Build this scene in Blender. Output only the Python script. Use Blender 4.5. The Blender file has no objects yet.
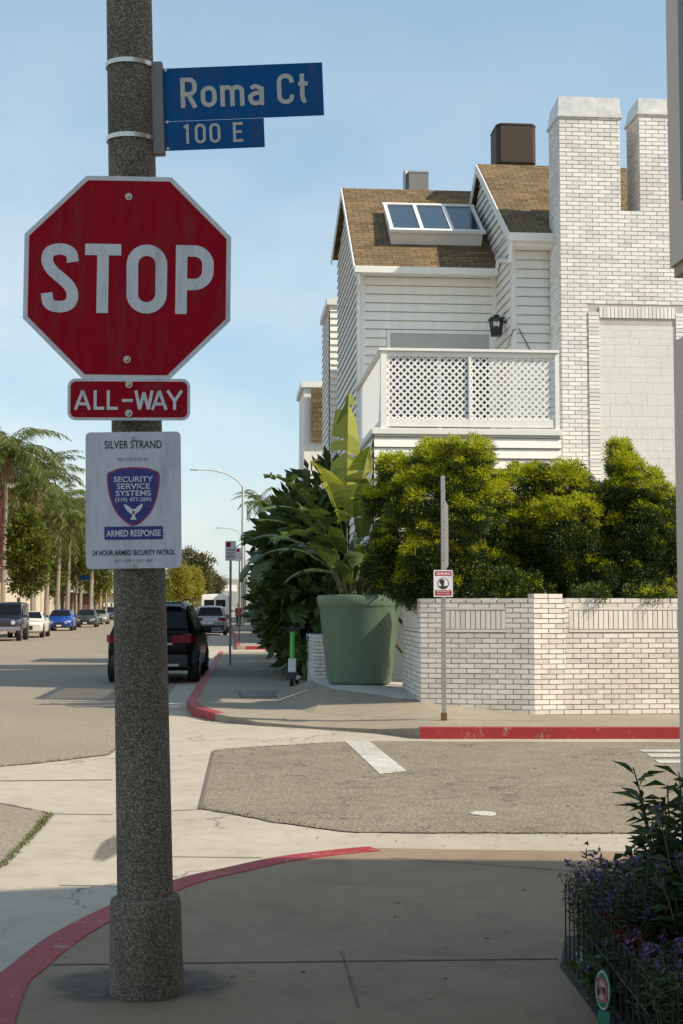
import bpy, math, random
import numpy as np
from mathutils import Vector, Matrix
random.seed(7); RNG = np.random.default_rng(7)
R = math.radians
S = bpy.context.scene
COL = S.collection

# ---------------------------------------------------------------- camera
FPX = 1400.0; YAW = R(-4.64); PITCH = R(3.92); EYE = Vector((0, 0, 1.57))
cd = bpy.data.cameras.new('camera'); cam = bpy.data.objects.new('camera', cd); COL.objects.link(cam)
cd.sensor_fit = 'VERTICAL'; cd.sensor_height = 36.0; cd.lens = FPX/1024*36.0
cd.clip_start = 0.05; cd.clip_end = 6000
cam.location = EYE; cam.rotation_euler = (math.pi/2+PITCH, 0, YAW)
S.camera = cam
# ---------------------------------------------------------------- light
SUN_EL = R(42); LX, LY = -0.90, 0.43                   # horizontal travel of the light
sd = bpy.data.lights.new('sun', 'SUN'); sd.energy = 4.5; sd.angle = R(0.55); sd.color = (1.0, 0.89, 0.72)
so = bpy.data.objects.new('sun', sd); COL.objects.link(so)
ldir = Vector((LX, LY, 0)).normalized()*math.cos(SUN_EL) + Vector((0, 0, -math.sin(SUN_EL)))
so.rotation_euler = ldir.to_track_quat('-Z', 'Y').to_euler(); so.location = (10, -5, 30)
W = bpy.data.worlds.new('World'); S.world = W; W.use_nodes = True
wt = W.node_tree; wt.nodes.clear()
wo = wt.nodes.new('ShaderNodeOutputWorld'); bg = wt.nodes.new('ShaderNodeBackground'); bg.inputs[1].default_value = 0.122
sky = wt.nodes.new('ShaderNodeTexSky'); sky.sky_type = 'NISHITA'; sky.sun_disc = False
sky.sun_elevation = SUN_EL; sky.sun_rotation = math.atan2(-LX, -LY); sky.air_density = 1.0; sky.dust_density = 1.3; sky.ozone_density = 1.2
tc = wt.nodes.new('ShaderNodeTexCoord'); mp = wt.nodes.new('ShaderNodeMapping'); mp.inputs['Scale'].default_value = (1.5, 1.5, 2.8)
mp.inputs['Location'].default_value = (0.35, 0.1, 0.0)
nz = wt.nodes.new('ShaderNodeTexNoise'); nz.inputs['Scale'].default_value = 3.2; nz.inputs['Detail'].default_value = 9; nz.inputs['Roughness'].default_value = 0.55
cr = wt.nodes.new('ShaderNodeValToRGB'); cr.color_ramp.elements[0].position = 0.38; cr.color_ramp.elements[1].position = 0.68
sep = wt.nodes.new('ShaderNodeSeparateXYZ')
hz = wt.nodes.new('ShaderNodeMapRange'); hz.inputs[1].default_value = 0.02; hz.inputs[2].default_value = 0.42; hz.inputs[3].default_value = 1.0; hz.inputs[4].default_value = 0.04
lf = wt.nodes.new('ShaderNodeMapRange'); lf.inputs[1].default_value = -0.35; lf.inputs[2].default_value = 0.30; lf.inputs[3].default_value = 1.0; lf.inputs[4].default_value = 0.45
m1 = wt.nodes.new('ShaderNodeMath'); m1.operation = 'MULTIPLY'
m2 = wt.nodes.new('ShaderNodeMath'); m2.operation = 'MULTIPLY'
mx = wt.nodes.new('ShaderNodeMixRGB'); mx.inputs[2].default_value = (6.6, 6.5, 6.4, 1)
tint = wt.nodes.new('ShaderNodeMixRGB'); tint.blend_type = 'MULTIPLY'; tint.inputs[0].default_value = 1; tint.inputs[2].default_value = (1.12, 1.05, .95, 1)
L = wt.links.new
L(tc.outputs['Generated'], mp.inputs[0]); L(mp.outputs[0], nz.inputs[0]); L(nz.outputs[0], cr.inputs[0])
L(tc.outputs['Generated'], sep.inputs[0]); L(sep.outputs[2], hz.inputs[0]); L(sep.outputs[0], lf.inputs[0])
L(cr.outputs[0], m1.inputs[0]); L(hz.outputs[0], m1.inputs[1]); L(m1.outputs[0], m2.inputs[0]); L(lf.outputs[0], m2.inputs[1])
pale = wt.nodes.new('ShaderNodeMixRGB'); pale.inputs[0].default_value = .30; pale.inputs[2].default_value = (4.0, 6.4, 8.0, 1)
L(sky.outputs[0], tint.inputs[1]); L(tint.outputs[0], pale.inputs[1]); L(pale.outputs[0], mx.inputs[1]); L(m2.outputs[0], mx.inputs[0]); L(mx.outputs[0], bg.inputs[0]); L(bg.outputs[0], wo.inputs[0])
S.view_settings.view_transform = 'Standard'; S.view_settings.look = 'None'; S.view_settings.gamma = 1; S.view_settings.exposure = 0.32

# ---------------------------------------------------------------- pixel rays of the photograph -> real points on real planes
_rot = cam.rotation_euler.to_matrix()
def ray(px, py): return _rot @ Vector(((px-341.5)/FPX, (512-py)/FPX, -1.0))
def G(px, py, z=0.0):
    d = ray(px, py); t = (z-EYE.z)/d.z; p = EYE+d*t; return Vector((p.x, p.y, z))
def PY(px, py, Y):
    d = ray(px, py); return EYE+d*(Y/d.y)
def PX(px, py, X):
    d = ray(px, py); return EYE+d*(X/d.x)

# ---------------------------------------------------------------- helpers
def tagp(o, label=None, cat=None, group=None, kind=None):
    if label: o['label'] = label
    if cat: o['category'] = cat
    if group: o['group'] = group
    if kind: o['kind'] = kind
    return o
def empty(name, loc, label, cat, group=None, rz=0, rot=None):
    o = bpy.data.objects.new(name, None); COL.objects.link(o); o.location = loc
    o.rotation_euler = rot if rot else (0, 0, rz); o.empty_display_size = 0.2
    return tagp(o, label, cat, group)
def copy_tree(o, parent=None):
    c = o.copy(); COL.objects.link(c)
    if parent: c.parent = parent
    for ch in list(o.children): copy_tree(ch, c)
    return c

class MB:
    def __init__(s): s.v = []; s.f = []
    def add(s, vs, fs):
        n = len(s.v); s.v += [tuple(v) for v in vs]; s.f += [tuple(i+n for i in f) for f in fs]; return s
    def quad(s, a, b, c, d): return s.add([a, b, c, d], [(0, 1, 2, 3)])
    def box(s, x0, x1, y0, y1, z0, z1):
        return s.add([(x0,y0,z0),(x1,y0,z0),(x1,y1,z0),(x0,y1,z0),(x0,y0,z1),(x1,y0,z1),(x1,y1,z1),(x0,y1,z1)],
                     [(0,3,2,1),(4,5,6,7),(0,1,5,4),(1,2,6,5),(2,3,7,6),(3,0,4,7)])
    def obox(s, o, ax, ay, az):      # oriented box from corner and three edge vectors
        o, ax, ay, az = map(Vector, (o, ax, ay, az))
        vs = [o, o+ax, o+ax+ay, o+ay, o+az, o+ax+az, o+ax+ay+az, o+ay+az]
        fs = [(0,3,2,1),(4,5,6,7),(0,1,5,4),(1,2,6,5),(2,3,7,6),(3,0,4,7)]
        if ax.cross(ay).dot(az) < 0: fs = [f[::-1] for f in fs]
        return s.add(vs, fs)
    def bar(s, a, b, w, h=None, up=(0,0,1)):
        a = Vector(a); b = Vector(b); h = h or w; d = (b-a)
        n = Vector(up).cross(d)
        if n.length < 1e-6: n = Vector((1,0,0)).cross(d)
        n.normalize(); u = d.normalized().cross(n)
        return s.obox(a-n*w/2-u*h/2, d, n*w, u*h)
    def tube(s, pts, rads, n=10, cap=True):
        pts = [Vector(p) for p in pts]
        if not isinstance(rads, (list, tuple)): rads = [rads]*len(pts)
        rings = []; prev = None
        for i, p in enumerate(pts):
            d = (pts[min(i+1, len(pts)-1)]-pts[max(i-1, 0)]).normalized()
            a = prev if prev is not None else (Vector((1,0,0)) if abs(d.x) < .9 else Vector((0,1,0)))
            a = (a-d*a.dot(d)).normalized(); b = d.cross(a); prev = a
            rings.append([p+(a*math.cos(2*math.pi*k/n)+b*math.sin(2*math.pi*k/n))*rads[i] for k in range(n)])
        vs = [v for r in rings for v in r]; fs = []
        for i in range(len(pts)-1):
            for k in range(n):
                fs.append((i*n+k, i*n+(k+1)%n, (i+1)*n+(k+1)%n, (i+1)*n+k))
        if cap: fs.append(tuple(range(n))[::-1]); fs.append(tuple((len(pts)-1)*n+k for k in range(n)))
        return s.add(vs, fs)
    def prism(s, pts, z0, z1):       # pts CCW xy
        n = len(pts); a = sum(pts[i][0]*pts[(i+1)%n][1]-pts[(i+1)%n][0]*pts[i][1] for i in range(n))
        if a < 0: pts = pts[::-1]
        vs = [(p[0], p[1], z0) for p in pts]+[(p[0], p[1], z1) for p in pts]
        fs = [tuple(range(n))[::-1], tuple(range(n, 2*n))]+[(i, (i+1)%n, (i+1)%n+n, i+n) for i in range(n)]
        return s.add(vs, fs)
    def plate(s, pts, y0, y1):       # pts in xz, CCW seen from -Y
        n = len(pts); a = sum(pts[i][0]*pts[(i+1)%n][1]-pts[(i+1)%n][0]*pts[i][1] for i in range(n))
        if a < 0: pts = pts[::-1]
        vs = [(p[0], y0, p[1]) for p in pts]+[(p[0], y1, p[1]) for p in pts]
        fs = [tuple(range(n)), tuple(range(n, 2*n))[::-1]]+[(i, i+n, (i+1)%n+n, (i+1)%n) for i in range(n)]
        return s.add(vs, fs)
    def sheet(s, pts, z):
        n = len(pts); a = sum(pts[i][0]*pts[(i+1)%n][1]-pts[(i+1)%n][0]*pts[i][1] for i in range(n))
        if a < 0: pts = pts[::-1]
        return s.add([(p[0], p[1], z) for p in pts], [tuple(range(n))])
    def sphere(s, c, r, n=8, sc=(1,1,1)):
        vs = []; fs = []
        for i in range(n+1):
            th = math.pi*i/n
            for k in range(2*n):
                ph = math.pi*k/n; vs.append((c[0]+r*sc[0]*math.sin(th)*math.cos(ph), c[1]+r*sc[1]*math.sin(th)*math.sin(ph), c[2]+r*sc[2]*math.cos(th)))
        for i in range(n):
            for k in range(2*n):
                fs.append((i*2*n+k, (i+1)*2*n+k, (i+1)*2*n+(k+1)%(2*n), i*2*n+(k+1)%(2*n)))
        return s.add(vs, fs)
    def build(s, name, mat, parent=None, smooth=False, bevel=0, uv=False):
        me = bpy.data.meshes.new(name); me.from_pydata(s.v, [], s.f); me.materials.append(mat)
        if smooth:
            me.polygons.foreach_set('use_smooth', [True]*len(me.polygons))
            try: me.set_sharp_from_angle(angle=R(40))
            except Exception: pass
        if uv:
            l = me.uv_layers.new(name='uv'); me.update()
            for p in me.polygons:
                n = p.normal
                for li in p.loop_indices:
                    c = me.vertices[me.loops[li].vertex_index].co
                    if abs(n.z) > .95: l.data[li].uv = (c.x, c.y)
                    else:
                        q = math.hypot(n.x, n.y); l.data[li].uv = ((-n.y*c.x+n.x*c.y)/q, c.z/q)
        me.update()
        o = bpy.data.objects.new(name, me); COL.objects.link(o)
        if parent: o.parent = parent
        if bevel:
            b = o.modifiers.new('bevel', 'BEVEL'); b.width = bevel; b.segments = 2; b.limit_method = 'ANGLE'; b.angle_limit = R(35)
        return o

def leaves(name, P, D, Lg, Wd, mat, parent=None, N=None, bend=0.0):
    """many small leaves: points P, directions D (k,3), lengths, widths -> one mesh of creased rhombs"""
    k = len(P); D = D/np.linalg.norm(D, axis=1, keepdims=True)
    if N is None: N = RNG.normal(size=(k, 3))
    T = np.cross(D, N); T /= (np.linalg.norm(T, axis=1, keepdims=True)+1e-9)
    Lg = np.broadcast_to(np.asarray(Lg, float), (k,))[:, None]; Wd = np.broadcast_to(np.asarray(Wd, float), (k,))[:, None]
    dn = np.zeros((k, 3)); dn[:, 2] = -bend
    V = np.empty((k, 4, 3)); V[:, 0] = P; V[:, 1] = P+D*Lg*.45+T*Wd*.5; V[:, 2] = P+D*Lg+dn*Lg; V[:, 3] = P+D*Lg*.45-T*Wd*.5
    me = bpy.data.meshes.new(name); me.vertices.add(k*4); me.vertices.foreach_set('co', V.reshape(-1))
    me.loops.add(k*4); me.loops.foreach_set('vertex_index', np.arange(k*4, dtype=np.int32))
    me.polygons.add(k); me.polygons.foreach_set('loop_start', np.arange(0, k*4, 4, dtype=np.int32))
    try: me.polygons.foreach_set('loop_total', np.full(k, 4, dtype=np.int32))
    except Exception: pass
    me.materials.append(mat); me.update(calc_edges=True); me.validate()
    o = bpy.data.objects.new(name, me); COL.objects.link(o)
    if parent: o.parent = parent
    return o

# ---------------------------------------------------------------- materials
class NT:
    def __init__(s, name, rough=.6, metal=0, spec=None):
        s.m = bpy.data.materials.new(name); s.m.use_nodes = True; s.t = s.m.node_tree
        s.b = s.t.nodes['Principled BSDF']; s.b.inputs['Roughness'].default_value = rough; s.b.inputs['Metallic'].default_value = metal
        if spec is not None: s.b.inputs['Specular IOR Level'].default_value = spec
        s.c = s.t.nodes.new('ShaderNodeTexCoord')
    def n(s, ty, **kw):
        x = s.t.nodes.new(ty)
        for k, v in kw.items():
            if k in x.inputs: x.inputs[k].default_value = v
            else: setattr(x, k, v)
        return x
    def l(s, a, b): s.t.links.new(a, b)
    def noise(s, scale, detail=4, rough=.5, sc=(1,1,1), coord='Object'):
        mp = s.n('ShaderNodeMapping'); mp.inputs['Scale'].default_value = sc; s.l(s.c.outputs[coord], mp.inputs[0])
        x = s.n('ShaderNodeTexNoise', Scale=scale, Detail=detail, Roughness=rough); s.l(mp.outputs[0], x.inputs['Vector']); return x.outputs[0]
    def ramp(s, fac, stops):
        x = s.n('ShaderNodeValToRGB'); e = x.color_ramp.elements
        while len(e) < len(stops): e.new(.5)
        for i, (p, c) in enumerate(stops):
            e[i].position = p; e[i].color = (*c, 1) if len(c) == 3 else c
        s.l(fac, x.inputs[0]); return x.outputs[0]
    def mix(s, a, b, fac, mode='MIX'):
        x = s.n('ShaderNodeMixRGB', blend_type=mode)
        for i, v in ((1, a), (2, b)):
            if isinstance(v, tuple): x.inputs[i].default_value = (*v, 1)
            else: s.l(v, x.inputs[i])
        if isinstance(fac, (int, float)): x.inputs[0].default_value = fac
        else: s.l(fac, x.inputs[0])
        return x.outputs[0]
    def col(s, c):
        if isinstance(c, tuple): s.b.inputs['Base Color'].default_value = (*c, 1)
        else: s.l(c, s.b.inputs['Base Color'])
        return s
    def bump(s, h, strength=.3, dist=.01):
        x = s.n('ShaderNodeBump', Strength=strength, Distance=dist); s.l(h, x.inputs['Height']); s.l(x.outputs[0], s.b.inputs['Normal']); return s
def g(v): return (v, v, v)

def grime(m, amt=.35, tone=(.10, .08, .07)):
    t = m.node_tree; b = t.nodes['Principled BSDF']; l = b.inputs['Base Color'].links[0].from_socket
    tc_ = t.nodes.new('ShaderNodeTexCoord'); mp_ = t.nodes.new('ShaderNodeMapping'); mp_.inputs['Scale'].default_value = (14, 14, 3.0); t.links.new(tc_.outputs['Object'], mp_.inputs[0])
    nz_ = t.nodes.new('ShaderNodeTexNoise'); nz_.inputs['Scale'].default_value = 1.0; nz_.inputs['Detail'].default_value = 8; nz_.inputs['Roughness'].default_value = .7; t.links.new(mp_.outputs[0], nz_.inputs['Vector'])
    r_ = t.nodes.new('ShaderNodeMapRange'); r_.inputs[1].default_value = .48; r_.inputs[2].default_value = .8; r_.inputs[4].default_value = amt; t.links.new(nz_.outputs[0], r_.inputs[0])
    mx_ = t.nodes.new('ShaderNodeMixRGB'); mx_.inputs[2].default_value = (*tone, 1); t.links.new(r_.outputs[0], mx_.inputs[0]); t.links.new(l, mx_.inputs[1]); t.links.new(mx_.outputs[0], b.inputs['Base Color']); return m
def simple(name, c, rough=.5, metal=0, var=.12, scale=6, bump=0, spec=None):
    n = NT(name, rough, metal, spec); f = n.noise(scale, 5, .6)
    n.col(n.mix(tuple(x*(1-var) for x in c), tuple(min(1, x*(1+var)) for x in c), f))
    r = n.n('ShaderNodeMapRange'); r.inputs[3].default_value = max(.02, rough-.08); r.inputs[4].default_value = min(1, rough+.1)
    n.l(f, r.inputs[0]); n.l(r.outputs[0], n.b.inputs['Roughness'])
    if bump: n.bump(n.noise(scale*8, 3), bump, .01)
    return n.m

def m_ground(name, base, patch, grain, gscale=180, crack=True, stain=.5, rough=.9, big=1.0, gate=.50, cs=.55, cw=.012):
    n = NT(name, rough, 0, .3)
    a = n.noise(.8*big, 6, .6); b = n.noise(5, 5, .6); c = n.noise(gscale, 2, .5)
    col = n.mix(base, patch, n.ramp(a, [(.35, g(0)), (.65, g(1))]))
    col = n.mix(col, g(0.0), n.ramp(b, [(.45, g(0)), (.8, g(stain*.35))]))
    col = n.mix(col, n.ramp(c, [(.36, g(1-grain)), (.64, g(1+0))]), 1.0, 'MULTIPLY')
    if crack:
        v = n.n('ShaderNodeTexVoronoi', Scale=cs, feature='DISTANCE_TO_EDGE')
        w = n.n('ShaderNodeMapping'); n.l(n.c.outputs['Object'], w.inputs[0])
        wn = n.n('ShaderNodeTexNoise', Scale=2.2, Detail=5); n.l(n.c.outputs['Object'], wn.inputs[0])
        add = n.n('ShaderNodeMixRGB', blend_type='ADD'); add.inputs[0].default_value = .9; n.l(w.outputs[0], add.inputs[1]); n.l(wn.outputs[1], add.inputs[2])
        n.l(add.outputs[0], v.inputs['Vector'])
        cm = n.ramp(v.outputs[0], [(0, g(1)), (cw, g(0))])
        gate = n.ramp(n.noise(.45, 3), [(gate, g(0)), (gate+.08, g(1))])
        cm2 = n.mix(cm, gate, 1, 'MULTIPLY')
        col = n.mix(col, (.05, .045, .04), n.mix(cm2, g(.75), 1, 'MULTIPLY'))
    n.col(col); n.bump(c, .5, .006)
    return n.m

M = {}
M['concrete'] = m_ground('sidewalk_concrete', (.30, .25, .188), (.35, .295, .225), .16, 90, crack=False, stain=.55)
M['shade_toned_concrete'] = m_ground('shade_toned_sidewalk_concrete', (.265, .188, .126), (.31, .228, .156), .16, 90, crack=False, stain=.7)  # darker copy of the sidewalk concrete, building shade mixed into its colour
M['gutter'] = m_ground('gutter_concrete', (.41, .36, .285), (.48, .42, .34), .14, 80, crack=True, stain=.6)
M['asphalt'] = m_ground('worn_asphalt', (.28, .232, .168), (.335, .282, .21), .55, 42, crack=True, stain=.8, gate=.42, cs=1.5, cw=.022)
M['road'] = m_ground('main_road_asphalt', (.30, .250, .188), (.35, .295, .225), .38, 30, crack=False, stain=.35, big=.25)
M['earth'] = m_ground('earth', (.12, .09, .06), (.16, .13, .09), .4, 30, crack=False)
def m_aggregate():
    n = NT('exposed_aggregate', .85, 0, .3)
    v = n.n('ShaderNodeTexVoronoi', Scale=240.0); n.l(n.c.outputs['Object'], v.inputs['Vector'])
    sp = n.n('ShaderNodeSeparateColor'); n.l(v.outputs['Color'], sp.inputs[0])
    c = n.ramp(sp.outputs[0], [(0, (.095, .078, .058)), (.45, (.19, .158, .115)), (.8, (.32, .27, .20)), (1, (.56, .48, .36))])
    f = n.noise(3.5, 6, .6, (1, 1, .5))
    c = n.mix(c, (.035, .03, .026), n.ramp(f, [(.42, g(.1)), (.75, g(.7))]))
    n.col(c); n.bump(v.outputs['Distance'], .8, .006); return n.m
M['aggregate'] = m_aggregate()
def m_brick(name, base, dirt, amt=.5):
    n = NT(name, .65, 0, .3)
    ge = n.n('ShaderNodeNewGeometry')
    c = n.ramp(ge.outputs['Random Per Island'], [(0, tuple(x*.84 for x in base)), (.5, base), (1, tuple(min(1, x*1.08) for x in base))])
    f = n.noise(1.6, 8, .7, (1, 1, .7)); f2 = n.noise(30, 4, .7)
    c = n.mix(c, dirt, n.mix(n.ramp(f, [(.5, g(0)), (.78, g(amt))]), n.ramp(f2, [(.3, g(.35)), (.6, g(1))]), 1, 'MULTIPLY'))
    c = n.mix(c, (.30, .22, .15), n.ramp(f2, [(.70, g(0)), (.78, g(.8))]))
    n.col(c); n.bump(f2, .5, .004); return n.m
M['brick'] = m_brick('white_painted_brick', (.76, .74, .70), (.34, .29, .23), .45)
M['brick2'] = m_brick('cream_painted_brick', (.76, .70, .625), (.34, .27, .20), .65)
M['mortar'] = simple('dirty_mortar', (.235, .205, .175), .9, var=.3, scale=8)
def m_paint(name, base, streak=.4):
    n = NT(name, .55, 0, .4)
    f = n.noise(1.2, 7, .65, (3, 3, .35)); f2 = n.noise(14, 5, .6, (1, 1, .4))
    c = n.mix(base, tuple(x*.62 for x in base), n.ramp(f, [(.45, g(0)), (.8, g(streak))]))
    c = n.mix(c, (.42, .36, .28), n.ramp(f2, [(.60, g(0)), (.8, g(streak*.6))]))
    n.col(c); n.bump(f2, .15, .003); return n.m
M['siding'] = m_paint('white_siding_paint', (.84, .81, .745), .35)
M['trim'] = m_paint('white_trim_paint', (.78, .76, .72), .25)
M['lattice'] = simple('white_lattice_paint', (.80, .79, .75), .5, var=.06)
def m_roof():
    n = NT('brown_shingles', .95, 0, .2)
    uvn = n.n('ShaderNodeTexBrick', Scale=1.0); uvn.inputs['Brick Width'].default_value = .24; uvn.inputs['Row Height'].default_value = .13
    uvn.inputs['Mortar Size'].default_value = .008; uvn.inputs['Bias'].default_value = -.1
    uvn.inputs['Color1'].default_value = (.25, .172, .092, 1); uvn.inputs['Color2'].default_value = (.13, .086, .046, 1); uvn.inputs['Mortar'].default_value = (.045, .03, .02, 1)
    n.l(n.c.outputs['UV'], uvn.inputs['Vector'])
    f = n.noise(1.5, 7, .7); f2 = n.noise(60, 3, .6)
    c = n.mix(uvn.outputs[0], (.25, .19, .105), n.ramp(f, [(.4, g(0)), (.75, g(.55))]))
    c = n.mix(c, n.ramp(f2, [(.3, g(.6)), (.7, g(1))]), 1, 'MULTIPLY')
    c = n.mix(c, (.40, .26, .05), n.ramp(n.noise(.7, 5, .7), [(.60, g(0)), (.72, g(.6))])); n.col(c); n.bump(uvn.outputs[1], -.8, .03); return n.m
M['shingle'] = m_roof()
def m_glass(name, c=(.02, .03, .045), rough=.05):
    n = NT(name, rough, 0, .8); n.col(c); return n.m
M['glass'] = m_glass('dark_window_glass'); M['skyglass'] = m_glass('skylight_glass', (.03, .05, .08), .12)
M['nearpane'] = simple('grey_pane', (.16,.15,.15), .5)
M['carglass'] = m_glass('car_glass', (.010, .011, .012), .12); M['carglass'].node_tree.nodes['Principled BSDF'].inputs['Specular IOR Level'].default_value = .2
M['metal'] = simple('galvanised_steel', (.42, .42, .41), .45, .8, var=.2, scale=20)
M['flash'] = simple('bent_flashing', (.62, .60, .56), .4, .55, var=.35, scale=6, bump=.3)
M['band'] = simple('steel_band', (.62, .60, .55), .3, .9)
M['bracket'] = simple('grey_bracket', (.22, .215, .20), .6, .3)
M['red'] = simple('sign_red', (.33, .002, .014), .65, 0, var=.06, scale=3, spec=.12)
M['white'] = simple('sign_white', (.66, .66, .68), .45, 0, var=.05, scale=3)
M['signwhite'] = simple('security_sign_white', (.60, .60, .66), .4, 0, var=.04, scale=3)
M['blue'] = simple('street_sign_blue', (.002, .085, .26), .65, 0, var=.15, scale=5, spec=.15)
M['navy'] = simple('sign_navy', (.015, .02, .20), .4)
M['lettergrey'] = simple('letter_reflective', (.50, .49, .45), .5, 0, var=.25, scale=60)
M['ink'] = simple('black_ink', (.025, .022, .03), .6)
M['eaglewhite'] = simple('emblem_white', (.7, .68, .72), .5)
M['faintink'] = simple('faded_ink', (.25, .24, .28), .6)
for k_ in ('red', 'white', 'signwhite', 'blue'): grime(M[k_], .45)
M['bolt'] = simple('bolt_steel', (.50, .46, .42), .4, .7)
def m_kerb():
    n = NT('red_kerb_paint', .6, 0, .4); f = n.noise(7, 7, .75); f2 = n.noise(1.5, 4)
    c = n.mix((.36, .028, .032), (.24, .02, .025), f2)
    c = n.mix(c, (.30, .26, .22), n.ramp(f, [(.57, g(0)), (.66, g(.8))])); n.col(c); n.bump(f, .3, .006); return n.m
M['kerb'] = m_kerb()
M['pot'] = None
def m_pot():
    n = NT('green_glazed_fibreglass', .38, 0, .5); f = n.noise(2.0, 6, .6, (1, 1, .5)); f2 = n.noise(25, 4, .6)
    c = n.mix((.115, .185, .12), (.15, .23, .16), f); c = n.mix(c, (.40, .45, .38), n.ramp(f2, [(.70, g(0)), (.76, g(.6))]))
    n.col(c); return n.m
M['pot'] = grime(m_pot(), .4, (.30, .30, .24))
M['soil'] = simple('potting_soil', (.05, .035, .025), .95, var=.4, scale=30)
M['line'] = m_ground('white_road_paint', (.52, .49, .43), (.68, .66, .60), .45, 60, crack=False, stain=.9)
M['joint'] = simple('dark_joint', (.13, .105, .08), .95, var=.3)
M['grass_tuft'] = simple('weed_green', (.10, .13, .03), .9, var=.4, scale=30)
M['stucco'] = simple('mauve_stucco', (.68, .55, .46), .9, var=.05, scale=3, bump=.25)
M['bounce_tan'] = simple('warm_bounce_tan', (.42, .33, .22), .8)
M['cream'] = simple('cream_stucco', (.56, .48, .37), .85, var=.08, scale=.6)
M['maroon'] = simple('dark_red_wall', (.14, .028, .022), .8, var=.15, scale=.5)
M['white_rail'] = simple('white_rail', (.72, .70, .66), .5)
M['dark'] = simple('dark_recess', (.03, .027, .025), .8)
M['black'] = simple('black_plastic', (.02, .02, .02), .5)
M['tyre'] = simple('tyre_rubber', (.018, .018, .018), .8)
M['rim'] = simple('alloy_rim', (.35, .35, .35), .35, .8)
M['taillight'] = simple('tail_light_red', (.17, .002, .004), .35, spec=.2)
M['headlight'] = m_glass('headlight_glass', (.5, .52, .55), .15)
M['plate'] = simple('number_plate', (.62, .62, .60), .5)
M['brownmetal'] = simple('brown_sheet_metal', (.055, .035, .022), .6, .3, var=.25, scale=4)
M['fence'] = simple('black_wire', (.015, .015, .015), .5, .4)
M['green_plastic'] = simple('green_plastic', (.015, .14, .085), .5)
M['limegreen'] = simple('lime_green_plastic', (.07, .50, .06), .4)
M['scooterwhite'] = simple('scooter_white', (.65, .66, .66), .4)
M['bark'] = simple('grey_bark', (.26, .22, .17), .95, var=.35, scale=10, bump=.5)
M['palmtrunk'] = simple('palm_trunk', (.27, .225, .175), .95, var=.3, scale=3, bump=.5)
M['stem'] = simple('brown_stem', (.10, .075, .045), .9, var=.3, scale=12)
M['petiole'] = simple('leaf_stalk', (.13, .14, .055), .6, var=.3, scale=5)
M['lamp'] = simple('lamp_grey', (.48, .46, .42), .6, .2)
M['hill'] = simple('far_hillside', (.20, .20, .17), .95, var=.35, scale=.03)
M['water_stain'] = None
def paint(name, c, rough=.28, metal=.2, coat=.6):
    n = NT(name, rough, metal, .5); n.b.inputs['Coat Weight'].default_value = coat; n.b.inputs['Specular IOR Level'].default_value = .5 if coat > .2 else .12; n.b.inputs['Coat Roughness'].default_value = .06; n.col(c); return n.m

def m_leaf(name, dark, light, tip=None, tipscale=3.0, transl=.35, rough=.5, tipgate=(.5, .62)):
    n = NT(name, rough, 0, .35); ge = n.n('ShaderNodeNewGeometry')
    c = n.ramp(ge.outputs['Random Per Island'], [(0, dark), (1, light)])
    if tip:
        c = n.mix(c, tip, n.ramp(n.noise(tipscale, 3, .5), [(tipgate[0], g(0)), (tipgate[1], g(.85))]))
    n.col(c)
    tr = n.n('ShaderNodeBsdfTranslucent'); mxs = n.n('ShaderNodeMixShader'); mxs.inputs[0].default_value = transl
    hue = n.mix(c, (1.0, 1.0, .45), 1, 'MULTIPLY'); n.l(hue, tr.inputs[0])
    n.l(n.b.outputs[0], mxs.inputs[1]); n.l(tr.outputs[0], mxs.inputs[2])
    n.l(mxs.outputs[0], n.t.nodes['Material Output'].inputs[0]); return n.m
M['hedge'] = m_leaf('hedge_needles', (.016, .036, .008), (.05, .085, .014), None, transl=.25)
M['hedge_tip'] = m_leaf('hedge_sunlit_new_growth', (.30, .34, .012), (.58, .58, .025), None, transl=.4)  # new growth, its yellow also painting the sunlit tops
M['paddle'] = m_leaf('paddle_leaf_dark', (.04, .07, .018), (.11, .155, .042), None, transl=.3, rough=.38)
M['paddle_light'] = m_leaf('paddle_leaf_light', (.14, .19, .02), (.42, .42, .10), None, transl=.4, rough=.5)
M['broad'] = m_leaf('broad_leaf', (.03, .055, .014), (.10, .13, .035), None, transl=.3, rough=.4)
M['palm'] = m_leaf('palm_leaflet', (.055, .08, .014), (.17, .195, .04), None, transl=.3)
M['palm_dead'] = m_leaf('dry_palm_frond', (.25, .16, .07), (.42, .28, .12), None, transl=.2)
M['street'] = m_leaf('street_tree_leaf', (.06, .09, .015), (.20, .22, .035), None, transl=.4)
M['yellow'] = m_leaf('yellow_green_leaf', (.20, .20, .03), (.38, .33, .05), None, transl=.35)
M['olive'] = m_leaf('olive_leaf', (.07, .075, .03), (.17, .15, .06), None, transl=.25)
M['salvia'] = m_leaf('lance_leaf', (.025, .05, .018), (.06, .10, .035), None, transl=.3)
M['lavleaf'] = m_leaf('grey_green_leaf', (.035, .06, .03), (.09, .12, .06), None, transl=.2)
M['purple'] = m_leaf('purple_petal', (.10, .055, .17), (.22, .13, .30), None, transl=.3)
M['burgundy'] = m_leaf('burgundy_leaf', (.05, .012, .018), (.12, .03, .03), None, transl=.3)

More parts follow.
